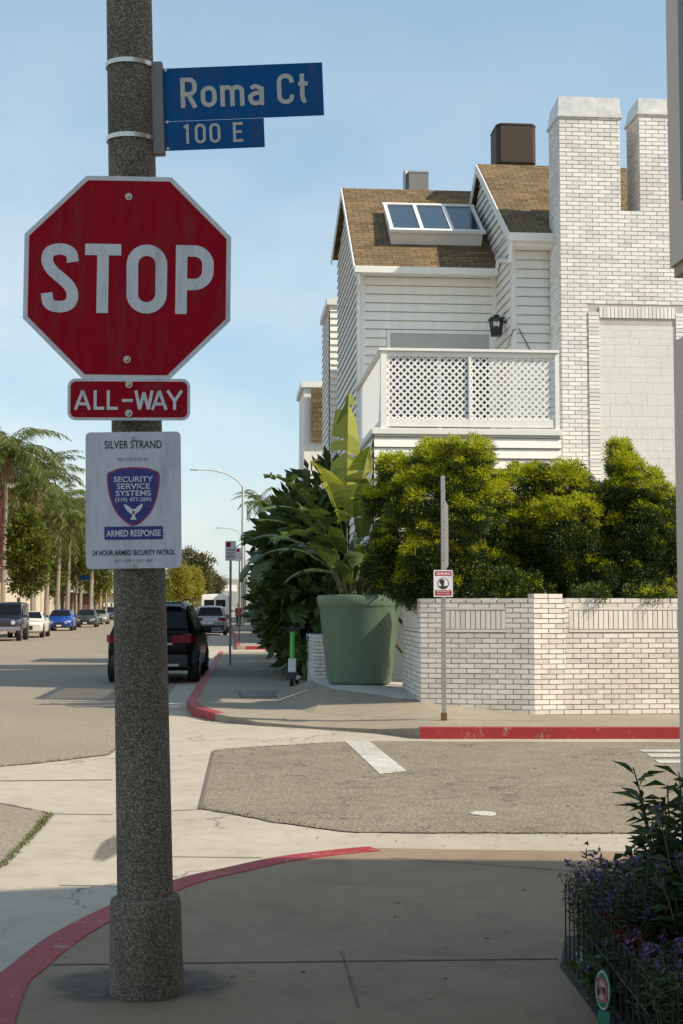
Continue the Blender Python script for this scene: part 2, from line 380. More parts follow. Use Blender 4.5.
# ---------------------------------------------------------------- text
def text(name, body, height, mat, parent, x, z, y=-.003, width=None, bold=0.0, thick=.0008):
    """sans lettering centred on x, baseline z, on a sign that faces -Y in its own frame"""
    cu = bpy.data.curves.new(name, 'FONT'); cu.body = body; cu.size = 1; cu.offset = bold; cu.resolution_u = 4
    o = bpy.data.objects.new(name, cu); COL.objects.link(o)
    bpy.context.view_layer.update(); dg = bpy.context.evaluated_depsgraph_get()
    me = bpy.data.meshes.new_from_object(o.evaluated_get(dg)); bpy.data.objects.remove(o)
    xs = [v.co.x for v in me.vertices]; ys = [v.co.y for v in me.vertices]
    cap = .72 if not body.isupper() and not body[0].isdigit() else (max(ys)-min(0, min(ys)))
    s = height/cap; w = (max(xs)-min(xs)); sx = s if width is None else width/w
    cx = (max(xs)+min(xs))/2
    for v in me.vertices: v.co = Vector(((v.co.x-cx)*sx+x, y, v.co.y*s+z))
    me.materials.clear(); me.materials.append(mat); me.name = name
    q = bpy.data.objects.new(name, me); COL.objects.link(q); q.parent = parent
    return q

def spl(pts, n=7):
    P = [Vector((*p, 0)) for p in pts]; out = []
    for i in range(len(P)-1):
        a = P[max(i-1, 0)]; b = P[i]; c = P[i+1]; d = P[min(i+2, len(P)-1)]
        for k in range(n):
            t = k/n; out.append(.5*((2*b)+(c-a)*t+(2*a-5*b+4*c-d)*t*t+(3*b-a-3*c+d)*t**3))
    out.append(P[-1]); return [(p.x, p.y) for p in out]
def glyph(ch, w, t):
    """centre-line strokes of a highway style letter, height 1, width w, stroke t"""
    a = t/2; b = w-t/2; m = w/2; lo = t/2; hi = 1-t/2; r = min((b-a)/2, .3)
    def oval(x0, x1, z0, z1, st=0, en=360, n=28):
        rr = min((x1-x0)/2, (z1-z0)/2); cx = (x0+x1)/2; out = []
        for k in range(n+1):
            an = R(st+(en-st)*k/n); sx = math.cos(an)*(x1-x0)/2; sz = math.sin(an)*rr
            zc = (z1-rr) if math.sin(an) >= -1e-9 and k < n or math.sin(an) > 1e-9 else (z0+rr); out.append((cx+sx, zc+sz))
        if en-st == 360: out.append(out[0])
        return out
    if ch == 'S': return [spl([(b, .73), (b-.035, .865), (m, hi), (a+.03, .87), (a, .745), (a+.07, .61), (b-.07, .41), (b, .27), (b-.035, .13), (m, lo), (a+.035, .13), (a, .28)])]
    if ch == 'T': return [[(0, hi), (w, hi)], [(m, 0), (m, hi)]]
    if ch in 'O0': o = oval(a, b, lo, hi); return [o]
    if ch == 'P': return [[(a, 0), (a, 1)], [(a, hi), (b-.2, hi)]+oval(b-.40, b, .43, hi, 90, -90, 14)+[(a, .43)]]
    if ch == 'R': return [[(a, 0), (a, 1)], [(a, hi), (b-.19, hi)]+oval(b-.38, b, .45, hi, 90, -90, 14)+[(a, .45)], [(m-.02, .45), (b+.01, 0)]]
    if ch == 'A': return [[(t*.45, 0), (m, 1-.02)], [(w-t*.45, 0), (m, 1-.02)], [(w*.2, .30), (w*.8, .30)]]
    if ch == 'L': return [[(a, 0), (a, 1)], [(a, lo), (w, lo)]]
    if ch == 'E': return [[(a, 0), (a, 1)], [(a, lo), (w, lo)], [(a, hi), (w, hi)], [(a, .52), (w*.88, .52)]]
    if ch == 'W': return [[(t*.45, 1), (w*.27, .02)], [(w*.27, .02), (m, .9)], [(m, .9), (w*.73, .02)], [(w*.73, .02), (w-t*.45, 1)]]
    if ch == 'Y': return [[(t*.45, 1), (m, .45)], [(w-t*.45, 1), (m, .45)], [(m, 0), (m, .48)]]
    if ch == '-': return [[(.03, .48), (w-.03, .48)]]
    if ch == 'C': o = oval(a, b, lo, hi, 35, 325); return [[(b, .70)]+o+[(b, .30)]]
    if ch == '1': return [[(m+.04, 0), (m+.04, 1)], [(m+.02, .95), (m-.12, .82)]]
    x = .70; xh = x-t/2
    if ch == 'o': return [oval(a, b, lo, xh)]
    if ch == 'm':
        q = (b-a)/2
        return [[(a, 0), (a, x)], [(a, x-.16)]+oval(a, a+q, .3, xh, 150, 0, 10)+[(a+q, 0)], [(a+q, x-.16)]+oval(a+q, b, .3, xh, 150, 0, 10)+[(b, 0)]]
    if ch == 'a': return [[(b, 0), (b, x-.1)], spl([(a+.02, .56), (m-.03, xh), (b-.03, xh-.08), (b, .48)]), spl([(b, .40), (m, .40), (a+.01, .32), (a, .2), (a+.06, .09), (m, lo), (b-.04, .12), (b, .2)])]
    if ch == 't': return [spl([(a+.05, .98), (a+.05, .6), (a+.05, .25), (a+.09, .10), (b, .075)]), [(0, x-.05), (w, x-.05)]]
    return []
def stroke_letters(name, seq, h, t, mat, parent, y=-.004):
    """seq: (char, x, z, width) in metres; one mesh of ribbons"""
    mb = MB(); q = 0
    for ch, x, z, w in seq:
        for path in glyph(ch, w/h, t):
            pts = [Vector((x+p[0]*h, 0, z+p[1]*h)) for p in path]; n = len(pts); closed = (pts[0]-pts[-1]).length < 1e-5 and n > 4
            L_, R_ = [], []
            for i in range(n):
                if closed: d = pts[(i+1) % (n-1)]-pts[(i-1) % (n-1)]
                else: d = pts[min(i+1, n-1)]-pts[max(i-1, 0)]
                d.normalize(); nn = Vector((-d.z, 0, d.x))*t*h/2
                L_.append(pts[i]+nn); R_.append(pts[i]-nn)
            yy = y-(q % 5)*.00012; q += 1
            for i in range(n-1):
                vs = [R_[i], R_[i+1], L_[i+1], L_[i]]
                mb.add([(v.x, yy, v.z) for v in vs], [(0, 1, 2, 3)])
    return mb.build(name, mat, parent)

# ================================================================ GROUND AND ROADS
def struct(name, mb, mat, **k): return tagp(mb.build(name, mat, None, **k), kind='structure')
ZP = .12; ZQ = .13
struct('ground', MB().sheet([(-900, -60), (900, -60), (900, 2500), (-900, 2500)], -.03), M['earth'])
struct('cross_gutter', MB().sheet([(-12.2, -30), (60, -30), (60, 24), (.4, 24), (.4, 600), (-12.2, 600)], 0), M['gutter'])
g1 = [G(-60, 772), G(0, 767), G(60, 761), G(108, 755), G(116, 748)]
road = [(-12.05, g1[0].y)]+[(p.x, p.y) for p in g1]+[(-1.05, G(168, 700).y), (-1.0, 600), (-12.05, 600)]
struct('main_road', MB().sheet(road, .004), M['road'])
g2 = [G(-60, 795), G(0, 804), G(42, 812), G(50, 815), G(46, 822), G(0, 868), G(-60, 925)]
struct('near_road', MB().sheet([(-12.05, g2[0].y)]+[(p.x, p.y) for p in g2]+[(-3.2, -30), (-12.05, -30)], .004), M['road'])
rc = [G(213, 752), G(225, 749.5), G(330, 742.5), G(360, 741.5), G(430, 741.8), G(700, 742.5)]
rc2 = [G(700, 834), G(560, 833.5), G(400, 833), G(360, 833), G(330, 830), G(262, 820), G(215, 811), G(200, 809)]
e1 = rc[-1]; e2 = rc2[0]
struct('side_road', MB().sheet([(p.x, p.y) for p in rc]+[(60, e1.y), (60, e2.y)]+[(p.x, p.y) for p in rc2], .004), M['asphalt'])
struct('alley', MB().sheet([(-.3, 46.5), (40, 46.5), (40, 53.0), (-.3, 53.0)], .006), M['gutter'])

# near pavement
out = [(-60, 1120), (-15, 995), (12, 967), (55, 935), (110, 907), (175, 881), (225, 869), (280, 857.5), (341, 850), (370, 847.5)]
outw = [G(x, y, ZP) for x, y in out]
rest = [G(430, 849, ZP), G(700, 852.5, ZP)]
far = rest[-1]
poly = [(p.x, p.y) for p in outw+rest]+[(60, far.y), (60, -20), (outw[0].x-.3, -20)]
struct('near_pavement', MB().prism(poly, -.02, ZP), M['shade_toned_concrete'])
def band(pts, w, z0, z1, mb=None, side=1):
    mb = mb or MB(); n = len(pts); I = []
    for i in range(n):
        d = (Vector(pts[min(i+1, n-1)][:2])-Vector(pts[max(i-1, 0)][:2])).normalized(); nn = Vector((d.y, -d.x))*w*side
        I.append((pts[i][0]+nn.x, pts[i][1]+nn.y))
    for i in range(n-1):
        za = z1[i] if isinstance(z1, list) else z1; zb = z1[i+1] if isinstance(z1, list) else z1
        o0 = pts[i]; o1 = pts[i+1]; i0 = I[i]; i1 = I[i+1]
        vs = [(*o0[:2], z0), (*o1[:2], z0), (*i1, z0), (*i0, z0), (*o0[:2], za), (*o1[:2], zb), (*i1, zb), (*i0, za)]
        fs = [(4,5,6,7),(0,1,5,4),(2,3,7,6)]+([(3,0,4,7)] if i == 0 else [])+([(1,2,6,5)] if i == n-2 else [])
        if side*1 > 0: fs = [f[::-1] for f in fs]
        mb.add(vs, fs)
    return mb
def smoothline(pts, n=5):
    return [Vector((p[0], p[1], 0)) for p in spl([(p[0], p[1]) for p in pts], n)]
sm = smoothline(outw)
# shift the painted band 4 mm outwards so it never shares a face with the slab
def shift(pts, d):
    o = []
    for i in range(len(pts)):
        t = (Vector(pts[min(i+1, len(pts)-1)][:2])-Vector(pts[max(i-1, 0)][:2])).normalized(); o.append((pts[i][0]-t.y*d, pts[i][1]+t.x*d))
    return o
struct('near_kerb', band(shift(sm, .012), .155, -.01, ZP+.005), M['kerb'])
# expansion joints
J = MB()
def joint(a, b, w, z): 
    d = (b-a).normalized(); n = Vector((-d.y, d.x, 0))*w/2; J.add([(a-n)[:2]+(z,), (b-n)[:2]+(z,), (b+n)[:2]+(z,), (a+n)[:2]+(z,)] if False else [((a-n).x, (a-n).y, z), ((b-n).x, (b-n).y, z), ((b+n).x, (b+n).y, z), ((a+n).x, (a+n).y, z)], [(0, 1, 2, 3)])
joint(G(52, 965, ZP), G(558, 959, ZP), .016, ZP+.003)
joint(G(341, 951, ZP), G(352, 985, ZP), .010, ZP+.003); joint(G(352, 985, ZP), G(358, 1007, ZP), .010, ZP+.003)
joint(G(390, 858, ZP), G(640, 876, ZP), .01, ZP+.003)
joint(G(60, 885.5), G(225, 888), .012, .003); joint(G(0, 781), G(112, 780), .05, .003); joint(G(172, 811), G(200, 809.5), .02, .003)
joint(G(52, 814), G(112, 815), .02, .003); joint(G(172, 857), G(262, 858), .014, .003)
for seq_ in (rc2, rc[:5], g1, g2[1:6]):
    for a_, b_ in zip(seq_, seq_[1:]):
        k_ = max(1, int((b_-a_).length/.12)); pv = a_
        for q_ in range(1, k_+1):
            nx_ = a_.lerp(b_, q_/k_)+Vector((random.gauss(0, .008), random.gauss(0, .012), 0)); joint(pv, nx_, random.uniform(.01, .045), .0075); pv = nx_
joint(rc2[-1], rc[0], .03, .0075)
struct('expansion_joints', J, M['joint'])

# far corner pavement: a strip whose outer edge dips at the ramp, then the flat slab
fo = [(219.5, 652, ZQ), (213, 661, ZQ), (203, 677, ZQ), (193, 692, ZQ), (187.5, 701, ZQ), (193, 707, ZQ), (215, 713.5, .11), (258, 722, .05), (320, 727, .03), (380, 729, .06), (420, 728, ZQ), (520, 728, ZQ), (700, 728, ZQ)]
fw = [G(x, y, z) for x, y, z in fo]
fw = [Vector((fw[0].x, 46.5, ZQ))]+fw[1:]+[Vector((60, fw[-1].y, ZQ))]
def inner(i, w):
    d = (fw[min(i+1, len(fw)-1)]-fw[max(i-1, 0)]); d.z = 0; d.normalize(); return Vector((fw[i].x-d.y*w, fw[i].y+d.x*w, ZQ))
fi = [inner(i, .75) for i in range(len(fw))]
fi[0] = Vector((fi[0].x, 46.5, ZQ))
mb = MB()
for i in range(len(fw)-1):
    mb.add([fw[i], fw[i+1], fi[i+1], fi[i]], [(0, 1, 2, 3)])
    a, b = fw[i], fw[i+1]; mb.add([(a.x, a.y, -.02), (b.x, b.y, -.02), b, a], [(0, 1, 2, 3)])
flat = [(p.x, p.y) for p in fi]+[(60, 46.5)]
mb.sheet(flat, ZQ); mb.add([(fw[0].x, 46.5, -.02), (60, 46.5, -.02), (60, 46.5, ZQ), (fw[0].x, 46.5, ZQ)], [(0, 1, 2, 3)])
struct('far_pavement', mb, M['concrete'])
def shiftz(lst, d): return [(p[0], p[1]) for p in shift(lst, d)]
k1 = [fw[i] for i in range(0, 7)]; k1z = [p.z+.005 for p in k1]
sideK = -1
struct('corner_kerb', band(shift(k1, -.012), .16, -.01, k1z, side=-1), M['kerb'])
k2 = [fw[i] for i in range(10, len(fw))]
struct('side_road_kerb', band(shift(k2, -.012), .16, -.01, ZQ+.005, side=-1), M['kerb'])
# next block
struct('next_block_pavement', MB().prism([(.35, 53.0), (60, 53.0), (60, 600), (.35, 600)], -.02, ZQ), M['concrete'])
mb = MB(); mb.box(.7, 12, 52.99, 53.16, -.01, ZQ+.005); mb.box(.335, .5, 53.4, 86, -.01, ZQ+.005)
struct('next_block_kerb', mb, M['kerb'])
struct('left_pavement', MB().prism([(-12.2, -30), (-15.5, -30), (-15.5, 600), (-12.2, 600)], -.02, ZQ), M['concrete'])
mb = MB()
for p, q in (((-.06, 30), (.9, 30)), ((-.2, 34.5), (1.4, 34.5)), ((-.2, 40), (1.4, 40)), ((.5, 60), (1.6, 60)), ((.5, 70), (1.6, 70)), ((.5, 90), (1.6, 90))):
    mb.box(p[0], q[0], p[1]-.012, p[1]+.012, ZQ+.001, ZQ+.004)
struct('pavement_joints', mb, M['joint'])
# painted markings
def mark(pts, z, name, mat, label=None):
    o = MB().sheet([(p.x, p.y) for p in (G(x, y, z) for x, y in pts)], z).build(name, mat); tagp(o, kind='structure'); return o
mark([(345, 741), (369, 740.5), (407, 771), (380, 774)], .009, 'stop_line', M['line'])
for k, (y0, y1) in enumerate(((749.5, 751.8), (753.5, 757), (759.5, 762.8))):
    mark([(638+k*8, y0), (720, y0), (720, y1), (643+k*8, y1)], .009, 'crossing_bar', M['line'])
def disc(c, r, z0, z1, n=28, mb=None):
    return (mb or MB()).prism([(c.x+r*math.cos(2*math.pi*k/n), c.y+r*math.sin(2*math.pi*k/n)) for k in range(n)], z0, z1)
c = G(483, 814.5); o = disc(c, .10, .0, .012).build('survey_marker', M['line'], bevel=.003); tagp(o, 'small round white utility cap set in the asphalt of the side road', 'cap')
# drain cover on the far pavement
a, b, c_, d_ = (G(*p, ZQ) for p in ((240, 691.5), (290, 690), (292, 696.5), (240, 698)))
e = empty('utility_cover', ((a.x+c_.x)/2, (a.y+c_.y)/2, ZQ), 'dark rectangular metal cover set in the corner pavement near the scooter', 'cover')
w_, h_ = (b.x-a.x)/2, (a.y-d_.y)/2
MB().box(-w_, w_, -h_, h_, .001, .006).build('frame', M['joint'], e)
mb = MB()
for k in range(9): mb.box(-w_+.03, w_-.03, -h_+.03+k*(2*h_-.06)/9, -h_+.03+(k+.72)*(2*h_-.06)/9, .006, .010)
mb.build('lid', M['bracket'], e)
# weeds along the asphalt edges (one mass of ground cover)
Pw = []
for a, b, n in ((G(50, 815), G(28, 840), 420), (G(28, 840), G(0, 868), 220), (G(222, 750), G(330, 743), 60), (G(200, 809), G(320, 828), 90), (G(430, 834), G(640, 835), 140), (G(0, 767), G(110, 755), 160)):
    for _ in range(n):
        t = random.random(); p = a.lerp(b, t); Pw.append((p.x+random.gauss(0, .018), p.y+random.gauss(0, .02), .003))
Pw = np.array(Pw); D = RNG.normal(size=Pw.shape)*.6; D[:, 2] = .7
o = leaves('weeds', Pw, D, RNG.uniform(.01, .035, len(Pw)), .008, M['grass_tuft']); tagp(o, kind='stuff')

rl = random.Random(12); mb = MB(); mb2 = MB()
for i in range(16):
    p_ = G(rl.uniform(0, 640), rl.uniform(880, 1020), ZP); r_ = rl.uniform(.006, .016)
    mb.sheet([(p_.x+r_*math.cos(k*.9)*rl.uniform(.7, 1.2), p_.y+r_*math.sin(k*.9)*rl.uniform(.7, 1.2)) for k in range(7)], ZP+.0035)
for i in range(6):
    p_ = G(rl.uniform(230, 640), rl.uniform(750, 825)); r_ = rl.uniform(.015, .035)
    mb.sheet([(p_.x+r_*math.cos(k*.9)*rl.uniform(.7, 1.2), p_.y+r_*math.sin(k*.9)*rl.uniform(.7, 1.2)) for k in range(7)], .0085)
tagp(mb.build('gum_and_oil_spots', M['joint']), kind='stuff')
Pl = []
for i in range(150):
    q_ = rl.random()
    p_ = G(rl.uniform(420, 670), rl.gauss(724, 2), ZQ) if q_ < .3 else (G(rl.uniform(300, 670), rl.gauss(740.5, .8)) if q_ < .6 else (G(rl.uniform(200, 620), rl.gauss(838, 6)) if q_ < .85 else G(rl.uniform(250, 620), rl.uniform(870, 1010), ZP)))
    Pl.append((p_.x, p_.y, p_.z+.012))
Pl = np.array(Pl); Dl = RNG.normal(size=Pl.shape); Dl[:, 2] *= .15
tagp(leaves('fallen_leaves', Pl, Dl, RNG.uniform(.02, .05, len(Pl)), .014, M['palm_dead'], N=np.tile((0, 0, 1.), (len(Pl), 1))+RNG.normal(0, .2, Pl.shape)), kind='stuff')
# ================================================================ SIGN POLE
pb = G(147, 1002, ZP); Yp = pb.y+.135
base = Vector((PY(147, 990, Yp).x, Yp, ZP)); top = PY(128, -60, Yp)
pole = empty('concrete_pole', base, 'dark speckled concrete pole carrying the stop sign in the foreground', 'pole')
dx = (top.x-base.x)/(top.z-base.z)
zc = PY(145, 895, Yp).z-ZP
def pts(zs): return [(dx*z, 0, z) for z in zs]
zt = top.z-ZP
zz = [zc-.02+i*(zt-zc)/12 for i in range(13)]
MB().tube(pts(zz), [.106-(.018*i/12) for i in range(13)], 40).build('shaft', M['aggregate'], pole, smooth=True)
MB().tube(pts([0, .02, zc-.03, zc-.008, zc]), [.142, .140, .134, .130, .112], 40).build('base_collar', M['aggregate'], pole, smooth=True)
def pole_x(z): return base.x+dx*(z-ZP)
# wet stain on the pavement round the base
def m_stain():
    n = NT('damp_concrete', .8, 0, .2)
    c = n.mix((.17, .145, .12), (.10, .088, .075), n.ramp(n.noise(6, 5), [(.4, g(0)), (.6, g(1))])); n.col(c)
    tr = n.n('ShaderNodeBsdfTransparent'); ms = n.n('ShaderNodeMixShader')
    gr = n.n('ShaderNodeTexGradient', gradient_type='SPHERICAL'); n.l(n.c.outputs['Object'], gr.inputs[0])
    add = n.n('ShaderNodeMath', operation='ADD'); n.l(gr.outputs[1], add.inputs[0]); mm = n.n('ShaderNodeMath', operation='MULTIPLY'); mm.inputs[1].default_value = .7
    n.l(n.noise(2.2, 6, .6), mm.inputs[0]); n.l(mm.outputs[0], add.inputs[1])
    n.l(n.ramp(add.outputs[0], [(.60, g(0)), (.85, g(.6))]), ms.inputs[0])
    n.l(tr.outputs[0], ms.inputs[1]); n.l(n.b.outputs[0], ms.inputs[2]); n.l(ms.outputs[0], n.t.nodes['Material Output'].inputs[0]); return n.m
M['stain'] = m_stain()
def stain(px, py, z, sx, sy, rz=0):
    mb = MB().sheet([(1.0*math.cos(2*math.pi*k/32), 1.0*math.sin(2*math.pi*k/32)) for k in range(32)], 0)
    o = mb.build('damp_patch', M['stain']); p = G(px, py, z); o.location = (p.x, p.y, z+.0045); o.scale = (sx, sy, 1); o.rotation_euler.z = rz; tagp(o, kind='structure')
stain(136, 984, ZP+.001, .50, .40); stain(110, 848, .001, .12, .8, -.05)
# ---------- signs on the pole: each its own frame facing -Y, tilted as in the photo
def signframe(name, px, py, label, cat, roll, rz=0, dy=-.155):
    Y = Yp+dy; p = PY(px, py, Y); return empty(name, p, label, cat, rot=(0, roll, rz)), FPX/ (p-EYE).dot(_rot @ Vector((0, 0, -1)))
YAWS = YAW*.5
st, pxm = signframe('stop_sign', 127.5, 277.5, 'red octagonal STOP sign with white border bolted to the concrete pole', 'stop sign', R(.3), YAWS)
s_ = .381/math.cos(R(22.5))
def octo(r): return [(r/math.cos(R(22.5))*math.cos(R(22.5+45*k)), r/math.cos(R(22.5))*math.sin(R(22.5+45*k))) for k in range(8)]
rad = 103/pxm
MB().plate(octo(rad), -.001, .002).build('plate', M['white'], st, bevel=.001)
MB().plate(octo(rad-.018), -.0025, -.0012).build('face', M['red'], st)
P_ = lambda px: (px)/pxm
def lx(px, py, cx, cy): return ((px-cx)/pxm, (cy-py)/pxm)
hh = 70/pxm; zb = (277.5-314)/pxm
stroke_letters('lettering', [('S', -85.5/pxm, zb, 37/pxm), ('T', -42.5/pxm, zb, 36/pxm), ('O', -1/pxm, zb, 40.5/pxm), ('P', 48/pxm, zb, 38/pxm)], hh, .165, M['white'], st)
def bolt(parent, x, z, r=.011):
    mb = MB(); mb.tube([(x, 0, z), (x, -.006, z)], [r*1.25, r*1.25], 14); mb.sphere((x, -.006, z), r*.85, 5, (1, .6, 1)); mb.build('bolt', M['bolt'], parent, smooth=True)
bolt(st, 0, 82/pxm); bolt(st, 1/pxm, -83/pxm)
MB().box(-.03, .03, .002, .075, -.36, .36).build('bracket', M['bracket'], st)
def rrect(w, h, r, n=6):
    o = []
    for cx, cz, a0 in ((w/2-r, h/2-r, 0), (-w/2+r, h/2-r, 90), (-w/2+r, -h/2+r, 180), (w/2-r, -h/2+r, 270)):
        for k in range(n+1): o.append((cx+r*math.cos(R(a0+90*k/n)), cz+r*math.sin(R(a0+90*k/n))))
    return o
aw, pxm = signframe('all_way_plaque', 129, 399.5, 'small red plaque reading ALL-WAY under the stop sign', 'plaque', R(-.2), YAWS, -.16)
w, h = 122/pxm, 42/pxm
MB().plate(rrect(w, h, .03), -.001, .002).build('plate', M['white'], aw)
MB().plate(rrect(w-.022, h-.022, .021), -.0025, -.0012).build('face', M['red'], aw)
zb = -10.5/pxm; hh = 19.5/pxm
stroke_letters('lettering', [(c, x/pxm, zb, w_/pxm) for c, x, w_ in (('A', -54.5, 17), ('L', -35, 10.5), ('L', -22, 11), ('-', -7.5, 12), ('W', 5.5, 19), ('A', 22, 16.5), ('Y', 37, 17))], hh, .155, M['white'], aw)
bolt(aw, 0, 15/pxm); bolt(aw, 0, -14/pxm)
MB().box(-.02, .02, .002, .06, -h*.45, h*.45).build('bracket', M['bracket'], aw)

ss, pxm = signframe('security_sign', 133.5, 500, 'white rounded security patrol sign with blue shield emblem on the pole', 'sign', R(-.9), YAWS, -.155)
w, h = 95/pxm, 137/pxm
MB().plate(rrect(w, h, .018), -.001, .003).build('plate', M['signwhite'], ss, bevel=.001)
text('heading', 'SILVER STRAND', 8/pxm, M['ink'], ss, 0, 52/pxm, width=57/pxm, bold=.008)
text('small_print', 'PROTECTED BY', 3.6/pxm, M['faintink'], ss, 0, 39/pxm, width=31/pxm)
def shield(wd, ht, cz):
    half = [(0, .5), (.25, .485), (.40, .44), (.5, .385), (.49, .15), (.43, -.08), (.33, -.27), (.20, -.40), (.09, -.475), (0, -.5)]
    p = spl([(x*wd, z*ht+cz) for x, z in half], 4); return p+[(-x, z) for x, z in p[-2:0:-1]]
czs = -11+14.5
MB().plate(shield(52/pxm, 59/pxm, 3.5/pxm), -.0022, -.0012).build('emblem_border', M['red2'] if 'red2' in M else simple('emblem_purple', (.22, .012, .09), .4), ss)
MB().plate(shield(48/pxm, 55/pxm, 3.5/pxm), -.0030, -.0021).build('emblem', M['navy'], ss)
for body, z, wd in (('SECURITY', 18.2, 39), ('SERVICE', 11.2, 33), ('SYSTEMS', 4.2, 35)):
    text('emblem_lettering', body, 5.6/pxm, M['eaglewhite'], ss, 0, z/pxm, y=-.0038, width=wd/pxm, bold=.012)
text('emblem_lettering', '(310) 477-2895', 3.9/pxm, M['eaglewhite'], ss, 0, -1.4/pxm, y=-.0038, width=36/pxm, bold=.01)
# bird emblem: two raised wings, body, tail
mb = MB()
for s in (1, -1):
    wing = [(0, -11), (2.2*s, -8.5), (4.5*s, -6.5), (7.5*s, -4.6), (9.5*s, -3.9), (8.8*s, -6.6), (7.3*s, -9.4), (5.4*s, -11.8), (3.4*s, -13.2), (1.5*s, -13.8), (0, -14)]
    mb.plate([(x/pxm, z/pxm) for x, z in wing], -.0040, -.0032)
mb.build('emblem_wings', M['eaglewhite'], ss)
mb = MB().plate([(x/pxm, (z-13.5)/pxm) for x, z in [(0, 4.8), (1.4, 4), (1.5, 2), (2.0, 0), (1.2, -3), (3.3, -5.6), (1.6, -6.4), (0, -6), (-1.6, -6.4), (-3.3, -5.6), (-1.2, -3), (-2.0, 0), (-1.5, 2), (-1.4, 4)]], -.0046, -.0041)
mb.build('emblem_body', M['eaglewhite'], ss)
MB().plate([(x/pxm, (z-12.6)/pxm) for x, z in rrect(2.6, 3.2, 1.1)], -.0052, -.0047).build('emblem_badge', simple('badge_red', (.5, .05, .08), .5), ss)
MB().plate([(x, z-33/pxm) for x, z in rrect(58/pxm, 13/pxm, .004)], -.0034, -.0024).build('banner', M['navy'], ss)
text('banner_lettering', 'ARMED RESPONSE', 6.6/pxm, M['eaglewhite'], ss, 0, -36.3/pxm, y=-.0042, width=54/pxm, bold=.02)
text('patrol_line', '24 HOUR ARMED SECURITY PATROL', 5.3/pxm, M['ink'], ss, 0, -55/pxm, width=82/pxm, bold=.02)
text('small_print', 'PPO 15088 & ACO 6080', 2.8/pxm, M['faintink'], ss, 0, -62/pxm, width=37/pxm)
for z in (62.5, -65): bolt(ss, 0, z/pxm, .008)
MB().box(-.02, .02, .003, .06, -h*.47, h*.47).build('bracket', M['bracket'], ss)

# street name blade with bracket and bands round the pole
Yb = Yp-.02
p0 = PY(161, 110, Yb)
sn = empty('street_name_sign', p0, 'blue street name blade reading Roma Ct and 100 E banded to the pole', 'street sign', rot=(0, R(-2.2), R(-5)))
pxm = FPX/((p0-EYE).dot(_rot @ Vector((0, 0, -1))))
pxm *= .995
def rect(x0, x1, z0, z1): return [(x0/pxm, z0/pxm), (x1/pxm, z0/pxm), (x1/pxm, z1/pxm), (x0/pxm, z1/pxm)]
MB().plate(rect(2, 162, -12, 42), -.0015, .0015).build('name_blade', M['blue'], sn, bevel=.0008)
MB().plate(rect(3, 102, -42, -12.5), -.0035, -.0005).build('number_blade', M['blue'], sn, bevel=.0008)
hh = 31/pxm; zb = .6/pxm
seq = [('R', 20, 16.5), ('o', 40, 16), ('m', 59.5, 24), ('a', 87.5, 15.5), ('C', 116, 17.5), ('t', 137.5, 9.5)]
stroke_letters('lettering', [(c, x/pxm, zb, w/pxm) for c, x, w in seq], hh, .145, M['lettergrey'], sn)
hh = 20/pxm
stroke_letters('lettering', [(c, x/pxm, -36/pxm, w/pxm) for c, x, w in [('1', 21, 8), ('0', 33, 11), ('0', 47.5, 11), ('E', 71, 10)]], hh, .14, M['lettergrey'], sn, y=-.006)
MB().box(-.035, .012, -.02, .02, -46/pxm, 48/pxm).build('bracket', M['bracket'], sn, bevel=.004)
mb = MB()
for z in (40, -13, -40): mb.tube([(6/pxm, -.006, z/pxm), (6/pxm, .006, z/pxm)], .006, 8)
mb.build('rivets', M['bolt'], sn)
zbn = []
for py in (67.5, 141):
    zw = PY(130, py, Yp).z; r = .097 if py < 100 else .0985
    mb = MB(); n = 36
    for k in range(n):
        a0 = 2*math.pi*k/n; a1 = 2*math.pi*(k+1)/n
        for rr0, rr1 in ((r, r),):
            mb.add([(r*math.cos(a0), r*math.sin(a0), -.009), (r*math.cos(a1), r*math.sin(a1), -.009), (r*math.cos(a1), r*math.sin(a1), .009), (r*math.cos(a0), r*math.sin(a0), .009)], [(0, 1, 2, 3)])
    o = mb.build('band', M['band'], sn, smooth=True)
    M_in = (Matrix.Translation(sn.location) @ sn.rotation_euler.to_matrix().to_4x4()).inverted()
    o.matrix_local = M_in @ Matrix.Translation((pole_x(zw), Yp, zw)) @ Matrix.Rotation(R(2), 4, 'X')

# ================================================================ BRICKWORK
def brick_run(mb, o, t, n, length, z0, z1, skip=None, course=.0697, bl=.2, out=.011, jit=.002, u_start=0, topfn=None):
    """boxes of brick along horizontal direction t from o, facing n"""
    o = Vector((o[0], o[1], 0)); t = Vector((t[0], t[1], 0)).normalized(); n = Vector((n[0], n[1], 0)).normalized()
    rows = int(round((z1-z0)/course)); course = (z1-z0)/rows; jt = .0125 if course < .073 else .0135
    for r in range(rows):
        z = z0+r*course; u = -(bl+.01)*(.5 if r % 2 else 0)
        while u < length:
            a = max(u, 0)+(jt/2 if u > 0 else 0); b = min(u+bl+.01-jt/2, length); u += bl+.01
            if b-a < .02: continue
            if skip and skip(a, b, z, z+course): 
                s = skip(a, b, z, z+course)
                if s is True: continue
                a, b = s
                if b-a < .02: continue
            d = out+random.uniform(-jit, jit)
            mb.obox(o+t*a+Vector((0, 0, z+jt/2+random.uniform(-.002, .002)))+n*(-.002), t*(b-a), n*(d+.002), Vector((0, 0, course-jt)))
